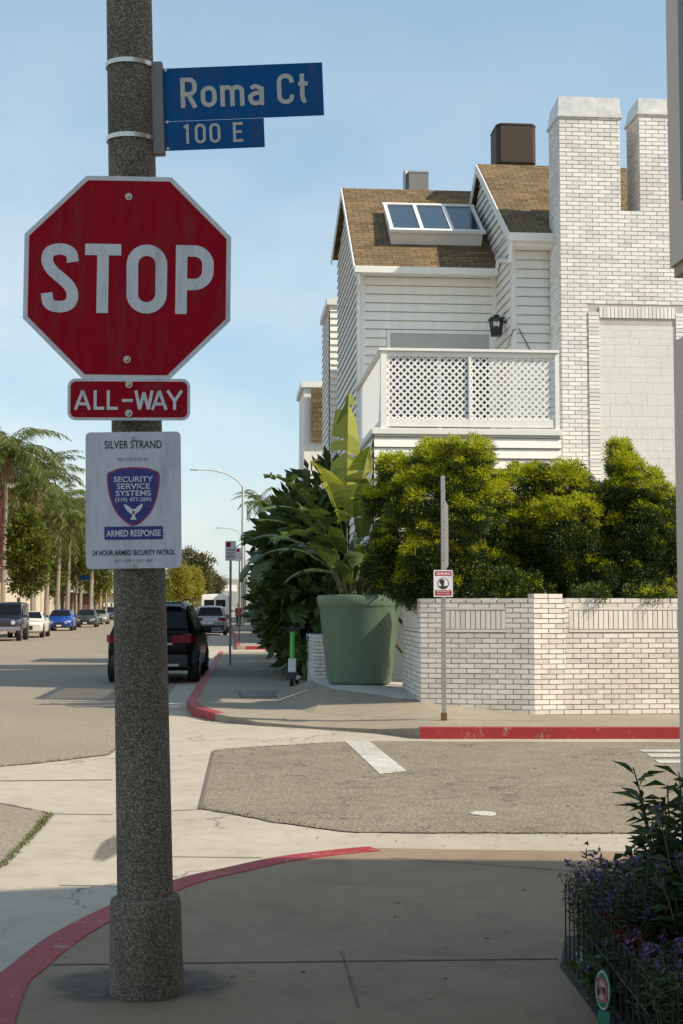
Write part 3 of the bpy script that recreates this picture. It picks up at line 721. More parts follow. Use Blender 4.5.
def soldiers(mb, o, t, n, u0, u1, z0, z1, w=.068, out=.012):
    o = Vector((o[0], o[1], 0)); t = Vector((t[0], t[1], 0)).normalized(); n = Vector((n[0], n[1], 0)).normalized()
    k = max(1, int(round((u1-u0)/w))); w = (u1-u0)/k
    for i in range(k):
        mb.obox(o+t*(u0+i*w+.006)+Vector((0, 0, z0+.006))-n*.002, t*(w-.012), n*(out+.002+random.uniform(-.002, .002)), Vector((0, 0, z1-z0-.012)))
def skiprect(u0, u1, z0, z1):
    def f(a, b, za, zb):
        if zb <= z0+.01 or za >= z1-.01: return None
        if b <= u0 or a >= u1: return None
        if a < u0: return (a, min(b, u0))
        if b > u1: return (max(a, u1), b)
        return True
    return f

# garden wall
wq = [PY(403, 690, 21.7), PY(421, 700, 19.15), PY(534.5, 717, 18.72), PY(566, 716, 18.78), PY(720, 714, 18.8)]
gw = empty('garden_wall', (wq[2].x, wq[2].y, ZQ), 'white painted brick garden wall below the hedge on the corner', 'wall')
off = Vector((wq[2].x, wq[2].y, 0)); WT = 1.70
bk = MB(); core = MB(); M['mortar2'] = simple('wall_mortar', (.36, .32, .27), .9, var=.5, scale=9)
for i in range(len(wq)-1):
    a = wq[i]-off; b = wq[i+1]-off; a.z = b.z = 0; t = (b-a); ln = t.length; t.normalize(); n = Vector((t.y, -t.x, 0))
    zt_ = WT+(.06 if i == 2 else 0)-ZQ-.06
    core.obox(a+n*(-.22)+t*(.0 if i else 0), t*ln, n*.22, Vector((0, 0, zt_)))
    sk = None
    if i == 1: u0, u1 = ln*.22, ln*.76; sk = skiprect(u0, u1, zt_-.40, zt_-.06); soldiers(bk, a, t, n, u0, u1, zt_-.36, zt_-.10)
    if i == 3: u0, u1 = .05, ln-.1; sk = skiprect(u0, u1, zt_-.40, zt_-.06); soldiers(bk, a, t, n, u0, u1, zt_-.36, zt_-.10)
    if i == 0: sk = skiprect(.3, ln-.3, zt_-.40, zt_-.06); soldiers(bk, a, t, n, .3, ln-.3, zt_-.36, zt_-.10)
    if i != 2:
        q0, q1 = (.3, ln-.3) if i == 0 else (u0, u1)
        for za, zb_ in ((zt_-.40+.004, zt_-.365), (zt_-.095, zt_-.06-.004)): bk.obox(a+t*(q0+.004)+n*(-.002)+Vector((0, 0, za)), t*(q1-q0-.008), n*.017, Vector((0, 0, zb_-za)))
    brick_run(bk, a, t, n, ln, 0.0, zt_, sk)
    # coping bricks
    u = 0
    while u < ln-.05:
        e_ = min(u+.205, ln); bk.obox(a+t*(u+.004)+n*(.016)+Vector((0, 0, zt_+.002)), t*(e_-u-.01), n*(-.25), Vector((0, 0, .058+random.uniform(-.002, .003)))); u += .21
core.build('wall_core', M['mortar2'], gw); bk.build('brickwork', M['brick2'], gw)
# low wall on the street side behind the planter
c0 = G(334, 686, ZQ); c1 = G(312, 684, ZQ)
lw = empty('low_brick_wall', (c1.x, c0.y, ZQ), 'low white brick planter wall between the scooter and the green pot', 'wall')
X0 = 0; X1 = c0.x-c1.x; bk = MB(); LH = .88
MB().box(.0, X1, 0, 11.0, 0, LH).build('wall_core', M['mortar'], lw)
brick_run(bk, (0, 0), (1, 0), (0, -1), X1, 0, LH); brick_run(bk, (0, 11.0), (0, -1), (-1, 0), 11.0, 0, LH)
for k in range(52): bk.box(-.015, X1+.01, .004+k*.21-.015, .194+k*.21, LH+.003, LH+.05)
bk.build('brickwork', M['brick'], lw)

# ================================================================ THE WHITE HOUSE
KH = 1.07; YB, YC, YBAY, YW = 20.5*KH, 22.2*KH, 23.0*KH, 24.4*KH
XL = PY(361, 350, YW).x                         # left wall plane
HO = Vector((XL, YW, ZQ))
house = empty('white_house', HO, 'white clapboard house with brown shingle roofs, lattice balcony and twin brick chimneys', 'house')
def h(v): return Vector(v)-HO
LAP_SHADES = MB()
def siding(mb, a, b, z0, z1, n, ex=.168, clip=None, lap_shades=None):
    lap_shades = lap_shades if lap_shades is not None else LAP_SHADES
    a = Vector((a[0], a[1], 0)); b = Vector((b[0], b[1], 0)); n = Vector((n[0], n[1], 0)).normalized(); t = (b-a); ln = t.length; t.normalize()
    z = z0
    while z < z1-.01:
        zt = min(z+ex, z1); u0, u1 = 0, ln
        if clip:
            r = clip(z, zt)
            if r is None: z += ex; continue
            u0, u1 = r
        p = a+t*u0; q = a+t*u1; q2 = q; 
        w = random.uniform(-.001, .001)
        lo0 = p+n*(.040+w)+Vector((0,0,z)); lo1 = q+n*(.040+w)+Vector((0,0,z)); hi0 = p+n*.006+Vector((0,0,zt)); hi1 = q+n*.006+Vector((0,0,zt))
        in0 = p+Vector((0,0,z)); in1 = q+Vector((0,0,z))
        mb.add([lo0, lo1, hi1, hi0, in0, in1], [(0, 1, 2, 3), (4, 5, 1, 0)])
        z += ex
        if lap_shades is not None: lap_shades.add([p+n*.0045+Vector((0,0,z-ex-.022)), q+n*.0045+Vector((0,0,z-ex-.022)), in1+n*.0075, in0+n*.0075], [(0,1,2,3)]) if False else lap_shades.obox(p+n*.007+Vector((0,0,z-ex-.016)), q-p, n*.012, Vector((0,0,.0155)))
# -- main block: front wall, left gable wall
eL = PY(358, 266, YW-.32); zE = eL.z
rL = PX(343, 188, XL-.12); YR = rL.y; zR = rL.z        # ridge
sl = (zR-zE)/(YR-(YW-.32))
zWall = zE+sl*.32-.05
XM = PY(512, 300, YBAY).x                              # bay left face
core = MB(); sid = MB()
ZB0 = 0
rbk = PX(338.5, 227, XL); YBK = rbk.y; ZBW = min(rbk.z-.05, zR-.75)      # rear wall plane and its height
XR = 12.0
core.add([h(v) for v in [(XL, YW, ZQ), (XL, YBK, ZQ), (XL, YBK, ZBW), (XL, YR, zR-.12), (XL, YW, zWall)]], [(0, 4, 3, 2, 1)])
core.add([h(v) for v in [(XL, YW, ZQ), (XR, YW, ZQ), (XR, YW, zWall), (XL, YW, zWall)]], [(0, 1, 2, 3)])
core.add([h(v) for v in [(XR, YW, ZQ), (XR, YBK, ZQ), (XR, YBK, ZBW), (XR, YR, zR-.12), (XR, YW, zWall)]], [(0, 1, 2, 3, 4)])
core.add([h(v) for v in [(XL, YBK, ZQ), (XR, YBK, ZQ), (XR, YBK, ZBW), (XL, YBK, ZBW)]], [(3, 2, 1, 0)])
# window on the balcony
zWT = PY(440, 334, YW).z; xw0 = PY(390, 340, YW).x; xw1 = PY(489, 340, YW).x
zD = PY(470, 429, YB).z                                # deck level
def wclip(z, zt): return None
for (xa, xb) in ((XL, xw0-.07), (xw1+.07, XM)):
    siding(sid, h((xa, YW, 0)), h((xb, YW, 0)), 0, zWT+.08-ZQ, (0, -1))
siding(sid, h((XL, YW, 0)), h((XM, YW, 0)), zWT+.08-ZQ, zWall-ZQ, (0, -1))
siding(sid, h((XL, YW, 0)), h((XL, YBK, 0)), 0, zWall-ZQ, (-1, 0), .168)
def gclip(z, zt):
    f = (zt-(zWall-ZQ))/(zR-.12-zWall)
    if f >= 1: return None
    g_ = (zt-(ZBW-ZQ))/(zR-.12-ZBW); g_ = max(0, min(1, g_))
    return ((YR-YW)*f, (YBK-YW)-(YBK-YR)*g_)
# left side boards run from front to back; direction a->b is +Y so faces flip is harmless
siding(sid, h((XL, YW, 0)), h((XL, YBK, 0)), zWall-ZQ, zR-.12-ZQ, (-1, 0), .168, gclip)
wn = empty('window', (0, 0, 0), None, None)
wn.parent = house; del wn
for ob in list(house.children): bpy.data.objects.remove(ob)
wf = MB()
for (xa, xb) in ((xw0-.06, xw0), (xw1, xw1+.06)): wf.obox(h((xa, YW-.035, zD)), (xb-xa, 0, 0), (0, .04, 0), (0, 0, zWT-zD))
wf.obox(h((xw0-.06, YW-.035, zWT)), (xw1-xw0+.12, 0, 0), (0, .04, 0), (0, 0, .06))
xm = (xw0+xw1)/2
for x in (xm-.03,): wf.obox(h((x, YW-.03, zD)), (.05, 0, 0), (0, .03, 0), (0, 0, zWT-.32-zD))
wf.obox(h((xw0, YW-.03, zWT-.36)), (xw1-xw0, 0, 0), (0, .03, 0), (0, 0, .05))
W_ = wf.build('window', M['trim'], house)
MB().obox(h((xw0, YW-.012, zD)), (xw1-xw0, 0, 0), (0, .01, 0), (0, 0, zWT-.36-zD)).build('pane', M['glass'], W_)
MB().obox(h((xw0, YW-.014, zWT-.31)), (xw1-xw0, 0, 0), (0, .01, 0), (0, 0, .31)).build('transom', simple('grey_blind', (.42, .41, .38), .7), W_)
# corner boards and gutter
tr = MB()
tr.obox(h((XL-.03, YW-.035, ZQ)), (.10, 0, 0), (0, .10, 0), (0, 0, zWall-ZQ))
tr.obox(h((XM-.09, YW-.034, zD+.5)), (.09, 0, 0), (0, .03, 0), (0, 0, zWall-zD-.5))
tr.build('corner_board', M['trim'], house)
gt = MB()
gy = YW-.40
gt.obox(h((XL-.16, gy, zE-.14)), (PY(498, 266, YW-.35).x-XL+.16, 0, 0), (0, .10, 0), (0, 0, .13))
gt.obox(h((XL-.10, gy+.101, zE-.10)), (XM-XL+.08, 0, 0), (0, .30, 0), (0, 0, .03))
gt.build('gutter', M['trim'], house, bevel=.01)
dp = MB().tube([h(v) for v in [(XL-.08, gy+.06, zE-.14), (XL-.08, gy+.10, zE-.3), (XL-.06, YW-.08, zE-.5), (XL-.06, YW-.08, 3.2)]], .035, 8)
dp.build('downspout', M['trim'], house, smooth=True)
# roof 1
XG = XM+.02
def slope(mb, x0, x1, ye, ze, yr, zr, th=.06):
    mb.add([h(v) for v in [(x0, ye, ze), (x1, ye, ze), (x1, yr, zr), (x0, yr, zr), (x0, ye, ze-th), (x1, ye, ze-th), (x1, yr, zr-th), (x0, yr, zr-th)]],
           [(0, 1, 2, 3), (7, 6, 5, 4), (4, 5, 1, 0), (0, 3, 7, 4), (1, 5, 6, 2)])
rf = MB(); slope(rf, XL-.14, XR, YW-.34, zE, YR, zR); 
ybe = YBK+.12; zBk = ZBW-.02
slope(rf, XL-.14, XR, ybe, zBk, YR, zR)
roof = rf.build('roof', M['shingle'], house, uv=True)
rk = MB()
for (ya, za, yb, zb_) in ((YW-.34, zE, YR, zR), (ybe, zBk, YR, zR)):
    d = Vector((0, yb-ya, zb_-za)); rk.obox(h((XL-.165, ya, za-.17)), (.024, 0, 0), d, (0, 0, .165))
rk.build('rake_board', M['trim'], roof)
# skylight on roof 1
un = Vector((0, YR-(YW-.34), zR-zE)); RL = un.length; un.normalize(); nn = Vector((0, -un.z, un.y))
def onroof(px, py):                                     # ray to the roof plane
    d = ray(px, py); p0 = Vector((0, YW-.34, zE)); t = (p0-EYE).dot(nn)/d.dot(nn); return EYE+d*t
bl = onroof(390, 244); br = onroof(482, 245)
sx0 = bl.x+.02; sx1 = br.x-.02; yb_ = (bl.y); base_z = bl.z
sk_len = (onroof(381, 212)-bl).length
O = Vector((sx0, bl.y, bl.z)); ux = Vector((sx1-sx0, 0, 0)); ul = un*1.52
hL, hU = .26, .16
curb = MB()
A = [O, O+ux, O+ux+ul, O+ul]; B = [O+nn*hL, O+ux+nn*hL, O+ux+ul+nn*hU, O+ul+nn*hU]
curb.add([h(v) for v in A+B], [(0, 1, 5, 4), (1, 2, 6, 5), (2, 3, 7, 6), (3, 0, 4, 7), (4, 5, 6, 7)])
skl = curb.build('skylight', M['trim'], house)
fr = MB(); t4 = (B[3]-B[0]); lw_ = ux.length
nb = ux.normalized().cross(t4.normalized())
def sb(u0, u1, v0, v1, z0, z1):
    o = B[0]+ux.normalized()*u0+t4.normalized()*v0+nb*z0
    fr.obox(h(o), ux.normalized()*(u1-u0), t4.normalized()*(v1-v0), nb*(z1-z0))
TL = t4.length
sb(-.05, lw_+.05, -.05, .05, .0, .06); sb(-.05, lw_+.05, TL-.05, TL+.04, 0, .06)
for k in range(4):
    u = k*lw_/3; sb(u-.035, u+.035, .05, TL-.05, 0, .055)
fr.build('skylight_frame', M['white_rail'], skl)
for k in range(3):
    o = B[0]+ux.normalized()*(k*lw_/3+.035)+t4.normalized()*.05+nb*.02
    MB().obox(h(o), ux.normalized()*(lw_/3-.07), t4.normalized()*(TL-.10), nb*.012).build('pane', M['skyglass'], skl)

# -- bay block with second roof and its gable on the left
e2_ = PY(508, 233, YBAY-.34); zE2 = e2_.z
YR2 = 33.3; 
XG2 = PX(478, 163, 0.0001+0).x if False else PY(479, 163, YR2).x
zR2 = PY(479, 163, YR2).z
XBAY = PY(513, 300, YBAY).x
XG2 = XBAY-.12
YR2 = None
# ridge depth from the gable plane
rr = PX(477, 164, XG2); YR2 = rr.y; zR2 = rr.z
sl2 = (zR2-zE2)/(YR2-(YBAY-.34)); zW2 = zE2+sl2*.34-.05
YB2 = 2*YR2-YBAY
core.add([h(v) for v in [(XBAY, YBAY, ZQ), (XR, YBAY, ZQ), (XR, YBAY, zW2), (XBAY, YBAY, zW2)]], [(0, 1, 2, 3)])
core.add([h(v) for v in [(XBAY, YBAY, ZQ), (XBAY, YB2, ZQ), (XBAY, YB2, zW2), (XBAY, YR2, zR2-.1), (XBAY, YBAY, zW2)]], [(0, 4, 3, 2, 1)])
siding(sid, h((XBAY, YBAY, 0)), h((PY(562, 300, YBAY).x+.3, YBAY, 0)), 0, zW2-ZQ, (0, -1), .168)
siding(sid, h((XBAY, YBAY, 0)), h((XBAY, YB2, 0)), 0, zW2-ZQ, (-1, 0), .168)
def gclip2(z, zt):
    f = (zt-(zW2-ZQ))/(zR2-.1-zW2)
    if f >= 1: return None
    return ((YR2-YBAY)*f, (YB2-YBAY)-(YR2-YBAY)*f)
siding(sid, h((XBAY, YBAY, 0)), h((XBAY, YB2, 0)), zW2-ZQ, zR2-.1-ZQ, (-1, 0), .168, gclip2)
rf = MB(); slope(rf, XG2, XR, YBAY-.36, zE2, YR2, zR2)
rf.add([h(v) for v in [(XG2, YR2, zR2), (XR, YR2, zR2), (XR, YB2+.34, zE2), (XG2, YB2+.34, zE2)]], [(0, 1, 2, 3)])
roof2 = rf.build('roof', M['shingle'], house, uv=True)
rk = MB()
for (ya, za, yb, zb_) in ((YBAY-.36, zE2, YR2, zR2), (YB2+.34, zE2, YR2, zR2)):
    rk.obox(h((XG2-.026, ya, za-.20)), (.024, 0, 0), Vector((0, yb-ya, zb_-za)), (0, 0, .195))
rk.build('rake_board', M['trim'], roof2)
gt = MB(); gt.obox(h((XG2-.04, YBAY-.44, zE2-.15)), (PY(556, 230, YBAY-.4).x-XG2, 0, 0), (0, .10, 0), (0, 0, .14)); gt.obox(h((XG2+.02, YBAY-.339, zE2-.22)), (1.2, 0, 0), (0, .34, 0), (0, 0, .10))
gt.build('gutter', M['trim'], house, bevel=.01)
MB().tube([h(v) for v in [(XG2+.02, YBAY-.36, zE2-.15), (XG2+.0, YBAY-.34, zE2-.5), (XM-.05, YW-.5, zE+.12), (XM-.06, YW-.42, zE-.02)]], .035, 8).build('downspout', M['trim'], house, smooth=True)
tr = MB(); tr.obox(h((XBAY-.032, YBAY-.034, ZQ)), (.09, 0, 0), (0, .09, 0), (0, 0, zW2-ZQ)); tr.build('corner_board', M['trim'], house)

# -- lower storey and balcony
xB0 = PY(374, 440, YB).x; xB1 = PY(561, 440, YB).x
ZL = 2.1      # the storey under the balcony is carried over the planting
core.add([h(v) for v in [(xB0, YB, ZL), (xB1, YB, ZL), (xB1, YB, zD-.02), (xB0, YB, zD-.02), (xB0, YW, ZL), (xB0, YW, zD-.02), (xB1, YW, ZL), (xB1, YW, zD-.02)]], [(0, 1, 2, 3), (4, 0, 3, 5), (1, 6, 7, 2), (3, 2, 7, 5), (0, 4, 6, 1)])
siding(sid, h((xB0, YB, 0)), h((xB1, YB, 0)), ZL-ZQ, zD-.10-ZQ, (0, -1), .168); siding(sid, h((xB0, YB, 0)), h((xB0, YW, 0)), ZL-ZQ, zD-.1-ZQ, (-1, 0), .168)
core.build('wall_core', M['siding'], house); sid.build('siding', M['siding'], house); LAP_SHADES.build('siding_lap_shadow', simple('painted_lap_shadow', (.36,.34,.30), .9, var=.3), house); LAP_SHADES = MB()  # dark strips paint the shadow line under each lapped board
bal = MB()
bal.obox(h((xB0-.04, YB-.06, zD-.10)), (xB1-xB0+.05, 0, 0), (0, YW-YB, 0), (0, 0, .10))
balc = bal.build('balcony', M['trim'], house, bevel=.008)
zT = PY(470, 349.5, YB).z; xP0 = PY(380.5, 400, YB).x; xP1 = PY(559, 400, YB).x; xMid = PY(470, 400, YB).x
yf = YB+.02
fr = MB()
pz = zD+.001
fr.obox(h((xP0, yf-.045, pz)), (.10, 0, 0), (0, .09, 0), (0, 0, zT-pz-.045))
fr.obox(h((xP1-.07, yf-.045, pz)), (.07, 0, 0), (0, .09, 0), (0, 0, zT-pz-.045))
fr.obox(h((xMid-.022, yf-.03, pz+.10)), (.044, 0, 0), (0, .05, 0), (0, 0, zT-pz-.20))
fr.obox(h((xP0-.03, yf-.07, zT-.044)), (xP1-xP0+.03, 0, 0), (0, .14, 0), (0, 0, .044))
fr.obox(h((xP0+.101, yf-.028, zT-.125)), (xP1-xP0-.172, 0, 0), (0, .05, 0), (0, 0, .08))
fr.obox(h((xP0+.101, yf-.028, pz+.03)), (xP1-xP0-.172, 0, 0), (0, .05, 0), (0, 0, .13))
# left side screen receding to the wall
ys0 = yf+.05; ys1 = YW-.1
fr.obox(h((xP0-.03, ys0+.02, zT-.044)), (.11, 0, 0), (0, ys1-ys0, 0), (0, 0, .043))
fr.obox(h((xP0+.01, ys0, zD+.03)), (.05, 0, 0), (0, ys1-ys0, 0), (0, 0, .12))
fr.obox(h((xP0+.01, ys1-.08, zD)), (.08, 0, 0), (0, .08, 0), (0, 0, zT-zD-.05))
fr.build('balcony_frame', M['trim'], balc, bevel=.004)
def lattice(mb, org, eu, W0, H0, en, sp=.112, w=.029):
    eu = Vector(eu).normalized(); en = Vector(en).normalized(); ez = Vector((0, 0, 1))
    for sgn, dep in ((1, 0.0), (-1, .011)):
        c = -H0*(1 if sgn > 0 else 0); st = sp*1.0
        k = int((W0+H0)/st)+2
        for i in range(-1, k+1):
            c = i*st-(H0 if sgn > 0 else 0)
            # line u - sgn*z = c   -> u = c + sgn*z
            P = []
            for z in (0, H0):
                u = c+sgn*z
                P.append((u, z))
            (u0, z0), (u1, z1) = P
            # clip to 0..W0
            if u0 > u1: u0, z0, u1, z1 = u1, z1, u0, z0
            if u1 <= 0 or u0 >= W0: continue
            if u0 < 0: z0 += (0-u0)*(z1-z0)/(u1-u0); u0 = 0
            if u1 > W0: z1 -= (u1-W0)*(z1-z0)/(u1-u0); u1 = W0
            if abs(u1-u0) < .03: continue
            a = Vector(org)+eu*u0+ez*z0; b = Vector(org)+eu*u1+ez*z1; d = b-a; q = d.normalized().cross(en)*w
            mb.obox(a-q/2+en*dep, d, q, en*.009)
lt = MB(); lattice(lt, h((xP0+.10, yf+.0, pz+.16)), (1, 0, 0), xP1-xP0-.17, zT-pz-.125-.16, (0, 1, 0))
lt.build('lattice', M['lattice'], balc)
lt = MB(); lattice(lt, h((xP0+.03, ys0, pz+.15)), (0, 1, 0), ys1-ys0-.08, zT-pz-.2, (1, 0, 0))
lt.build('lattice', M['lattice'], balc)
# wall lantern and hanging cable
lp = PY(500, 327, YBAY+.7)
ln = MB(); q = h((XBAY-.2, YBAY+.55, lp.z)); ln.prism([(q.x-.07, q.y-.07), (q.x+.07, q.y-.07), (q.x+.07, q.y+.07), (q.x-.07, q.y+.07)], q.z-.2, q.z-.18)
for sx_ in (-1, 1):
    for sy_ in (-1, 1): ln.bar(q+Vector((.07*sx_, .07*sy_, -.2)), q+Vector((.10*sx_, .10*sy_, .1)), .025)
ln.box(q.x-.13, q.x+.13, q.y-.13, q.y+.13, q.z+.10, q.z+.13); ln.box(q.x-.05, q.x+.05, q.y-.05, q.y+.05, q.z+.131, q.z+.19); ln.box(q.x-.04, q.x+.04, q.y-.04, q.y+.04, q.z-.17, q.z-.02); ln.bar(q+Vector((.11, 0, .08)), q+Vector((.22, 0, .04)), .03)
ln.build('wall_lantern', M['black'], house)
cb = MB(); c0_ = h(PY(508, 345, YBAY-.05)); cb.tube([c0_, c0_+Vector((.10, 0, .28)), c0_+Vector((.20, 0, .30)), c0_+Vector((.42, 0, -.12))], .008, 5); cb.build('cable', M['black'], house)

# -- chimneys
xc0 = PY(560, 200, YC).x; xc1 = PY(620, 160, YC).x; xc2 = PY(639.5, 160, YC).x; xc3 = xc2+1.15
zt1 = PY(590, 116, YC).z; zt2 = PY(640, 113, YC).z; zs = PY(628, 211, YC).z
DY = .78
ch = MB(); ch.obox(h((xc0, YC, ZQ)), (xc3+1.6-xc0, 0, 0), (0, .75, 0), (0, 0, zs-ZQ))
ch.obox(h((xc0, YC, zs)), (xc1-xc0, 0, 0), (0, DY, 0), (0, 0, zt1-zs)); ch.obox(h((xc2, YC, zs)), (xc3-xc2, 0, 0), (0, .75, 0), (0, 0, zt2-zs))
chim = ch.build('chimney', simple('painted_mortar', (.46, .43, .39), .9, var=.35, scale=5), house)
bk = MB()
zp1 = PY(630, 318.5, YC).z; up0 = PY(600, 400, YC).x-xc0; up1 = up0+1.36
lnb = xc3+1.6-xc0
brick_run(bk, h((xc0, YC, 0)), (1, 0), (0, -1), lnb, 0, zs-ZQ, skiprect(up0-.20, up1+.20, -1, zp1+.21-ZQ), course=.0728, bl=.22, out=.011)
brick_run(bk, h((xc0, YC, 0)), (1, 0), (0, -1), xc1-xc0, zs-ZQ, zt1-ZQ, course=.0728, bl=.22, out=.011)
brick_run(bk, h((xc2, YC, 0)), (1, 0), (0, -1), xc3-xc2, zs-ZQ, zt2-ZQ, course=.0728, bl=.22, out=.011)
brick_run(bk, h((xc0, YC+DY, 0)), (0, -1), (-1, 0), DY, 0, zt1-ZQ, course=.0728, bl=.22, out=.011)
brick_run(bk, h((xc2, YC+.75, 0)), (0, -1), (-1, 0), .75, zs-ZQ, zt2-ZQ, course=.0728, bl=.22, out=.011)
# panel surround
o_ = h((xc0, YC, 0))
soldiers(bk, o_, (1, 0), (0, -1), up0, up1, zp1-ZQ, zp1+.20-ZQ, w=.068, out=.024)
z = 0
while z < zp1+.20-ZQ-.03:
    for u in (up0-.20, up1):
        bk.obox(o_+Vector((u+.007, .002, z+.005)), (.187, 0, 0), (0, -.03, 0), (0, 0, .058))
    z += .068
bk.build('brickwork', M['brick'], chim)
pn = MB()                                                # irregular painted block inside the panel
r = 0; z = 0
while z < zp1-ZQ-.02:
    hh_ = random.choice((.13, .2, .2)); hh_ = min(hh_, zp1-ZQ-z); u = up0+(-.1 if r % 2 else 0); r += 1
    while u < up1:
        w_ = random.choice((.18, .28, .38)); a = max(u, up0); b = min(u+w_, up1)
        if b-a > .02: pn.obox(o_+Vector((a+.0015, .002, z+.0015)), (b-a-.003, 0, 0), (0, -.006-random.uniform(0, .002), 0), (0, 0, hh_-.003))
        u += w_
    z += hh_
pn.build('panel', simple('panel_paint', (.64, .635, .60), .7, var=.12, scale=2.5, bump=.3), chim)
for (xa, xb, zt_, dy, px_top) in ((xc0, xc1, zt1, DY, 98), (xc2, xc3, zt2, .75, 97)):
    zc_ = PY(590, px_top, YC).z; cp = MB()
    cp.obox(h((xa-.04, YC-.04, zt_-.03)), (xb-xa+.08, 0, 0), (0, dy+.08, 0), (0, 0, .05))
    a = [(xa-.02, YC-.02), (xb+.02, YC-.02), (xb+.02, YC+dy+.02), (xa-.02, YC+dy+.02)]
    b = [(xa-.01, YC-.02), (xb+.0, YC-.01), (xb-.03, YC+dy-.02), (xa+.02, YC+dy-.0)]
    cp.add([h((x, y, zt_+.02)) for x, y in a]+[h((x, y, zc_+random.uniform(-.015, .015))) for x, y in b], [(0, 1, 5, 4), (1, 2, 6, 5), (2, 3, 7, 6), (3, 0, 4, 7), (4, 5, 6, 7)])
    cp.build('flue_cap', M['flash'], chim)
# -- things on the roof
p = PY(513, 161, YR2+.6)
ac = empty('roof_vent_box', (p.x, YR2+.6, p.z-.15), 'brown sheet metal vent housing standing on the ridge beside the left chimney', 'vent')
wv = 20.5/FPX*(YR2+.6); hv = 33/FPX*(YR2+.6)+.15
octv = [(wv, -wv*.7), (wv, wv*.7), (wv*.8, wv), (-wv*.8, wv), (-wv, wv*.7), (-wv, -wv*.7), (-wv*.8, -wv), (wv*.8, -wv)]
MB().prism(octv, 0, hv-.06).build('housing', M['brownmetal'], ac); MB().prism([(x*1.02, y*1.02) for x, y in octv], hv-.058, hv).build('lid', M['brownmetal'], ac, bevel=.02)
p = PY(415, 188, YR+.5)
vb = empty('roof_turbine_vent', (p.x, YR+.5, p.z-.2), 'small grey metal vent on the ridge above the skylight', 'vent')
k_ = (YR+.5)/FPX
MB().box(-7*k_, 13*k_, -.15, .15, 0, .2+14*k_).build('housing', M['bracket'], vb); MB().tube([(-10*k_, 0, 0), (-10*k_, 0, .2+17*k_)], .05, 8).build('pipe', M['metal'], vb)
MB().box(-7.5*k_, 13.5*k_, -.16, .16, .2+14*k_+.002, .2+16*k_).build('lid', M['metal'], vb)

# -- lower wing behind, and the next house
def plain_house(name, label, x0, x1, y0, y1, z1, wallm, ex=.16, flatroof=True, windows=(), cat='house', side_only=False):
    global LAP_SHADES
    LAP_SHADES = MB()
    e = empty(name, (x0, y0, ZQ), label, cat); H = z1-ZQ
    MB().box(0, x1-x0, 0, y1-y0, 0, H).build('wall_core', wallm, e)
    if ex:
        sd_ = MB(); siding(sd_, (0, 0, 0), (x1-x0, 0, 0), 0, H-.1, (0, -1), ex); siding(sd_, (0, 0, 0), (0, y1-y0, 0), 0, H-.1, (-1, 0), ex); sd_.build('siding', wallm, e)
    MB().box(-.08, x1-x0, -.08, y1-y0, H+.001, H+.16).build('parapet_cap', M['trim'], e)
    return e
xw = XL-.10; yw0 = PX(337, 320, xw).y
nx = PX(330, 320, XL-.10); 
zz1 = PX(330, 299, XL-.10).z
plain_house('rear_house', 'narrow white clapboard wing rising behind the main house on its left', XL-.10, XL+5, nx.y-.0, nx.y+2.4, zz1-.15, M['siding'])
p = PX(304, 384, 2.05)
nh = plain_house('far_house', 'pale stucco house with a brown mansard roof seen behind the big leaves', 2.05, 9, p.y, p.y+2.6, p.z-.1, M['siding'], ex=0)
q0 = PY(311, 388, p.y-.1)
MB().obox((q0.x-2.05, -.10, p.z-ZQ-1.6), (3, 0, 0), (0, -.02, 0), (0, 0, 1.45)).build('roof', M['shingle'], nh, uv=True)
wn_ = MB().obox((.5, -.05, 3.6), (.8, 0, 0), (0, .04, 0), (0, 0, 1.2)).build('window', M['trim'], nh); MB().obox((.56, -.06, 3.66), (.68, 0, 0), (0, .008, 0), (0, 0, 1.08)).build('pane', M['glass'], wn_)

# ================================================================ NEAR BUILDING ON THE RIGHT (casts the foreground shade)
YU = 4.95; XU = PY(668, 150, YU).x; zU = PY(668, 268, YU).z
YLW = 6.2; XLW = PY(676, 500, YLW).x
nb_ = empty('stucco_building', (XLW, YLW, 0), 'mauve grey stucco building edge with overhanging upper storey at the right', 'building')
O_ = Vector((XLW, YLW, 0))
mb = MB(); mb.box(0, 11, -14, 0, 0, zU-.03)
mb.build('lower_wall', M['stucco'], nb_)
# upper storey: profile of the roofline extruded along Y
prof = [(XU, zU), (XU, 6.35), (XU+3.6, 6.45), (7.2, 7.0), (9.5, 6.2), (XLW+11, 6.0), (XLW+11, zU)]
n = len(prof); vs = [(x-O_.x, YU-O_.y, z) for x, z in prof]+[(x-O_.x, -14, z) for x, z in prof]
fs = [tuple(range(n))[::-1], tuple(range(n, 2*n))]+[(i, (i+1) % n, (i+1) % n+n, i+n) for i in range(n)]
MB().add(vs, fs).build('upper_wall', M['stucco'], nb_)
MB().box(XU-O_.x+.012, XU-O_.x+.12, -12, YU-O_.y-.012, zU-.04, zU-.002).build('soffit_bounce_strip', M['bounce_tan'], nb_)  # tan strip paints the warm bounced light below the overhang
pw = PX(682, 200, XU-.004)
wf = MB(); y1_ = pw.y; wf.box(XU-O_.x-.008, XU-O_.x-.001, y1_-1.2-O_.y, y1_-O_.y, pw.z, pw.z+1.6); fw_ = wf.build('window', M['bracket'], nb_)
MB().box(XU-O_.x-.012, XU-O_.x-.0085, y1_-1.15-O_.y, y1_-.05-O_.y, pw.z+.05, pw.z+1.55).build('pane', M['nearpane'], fw_)

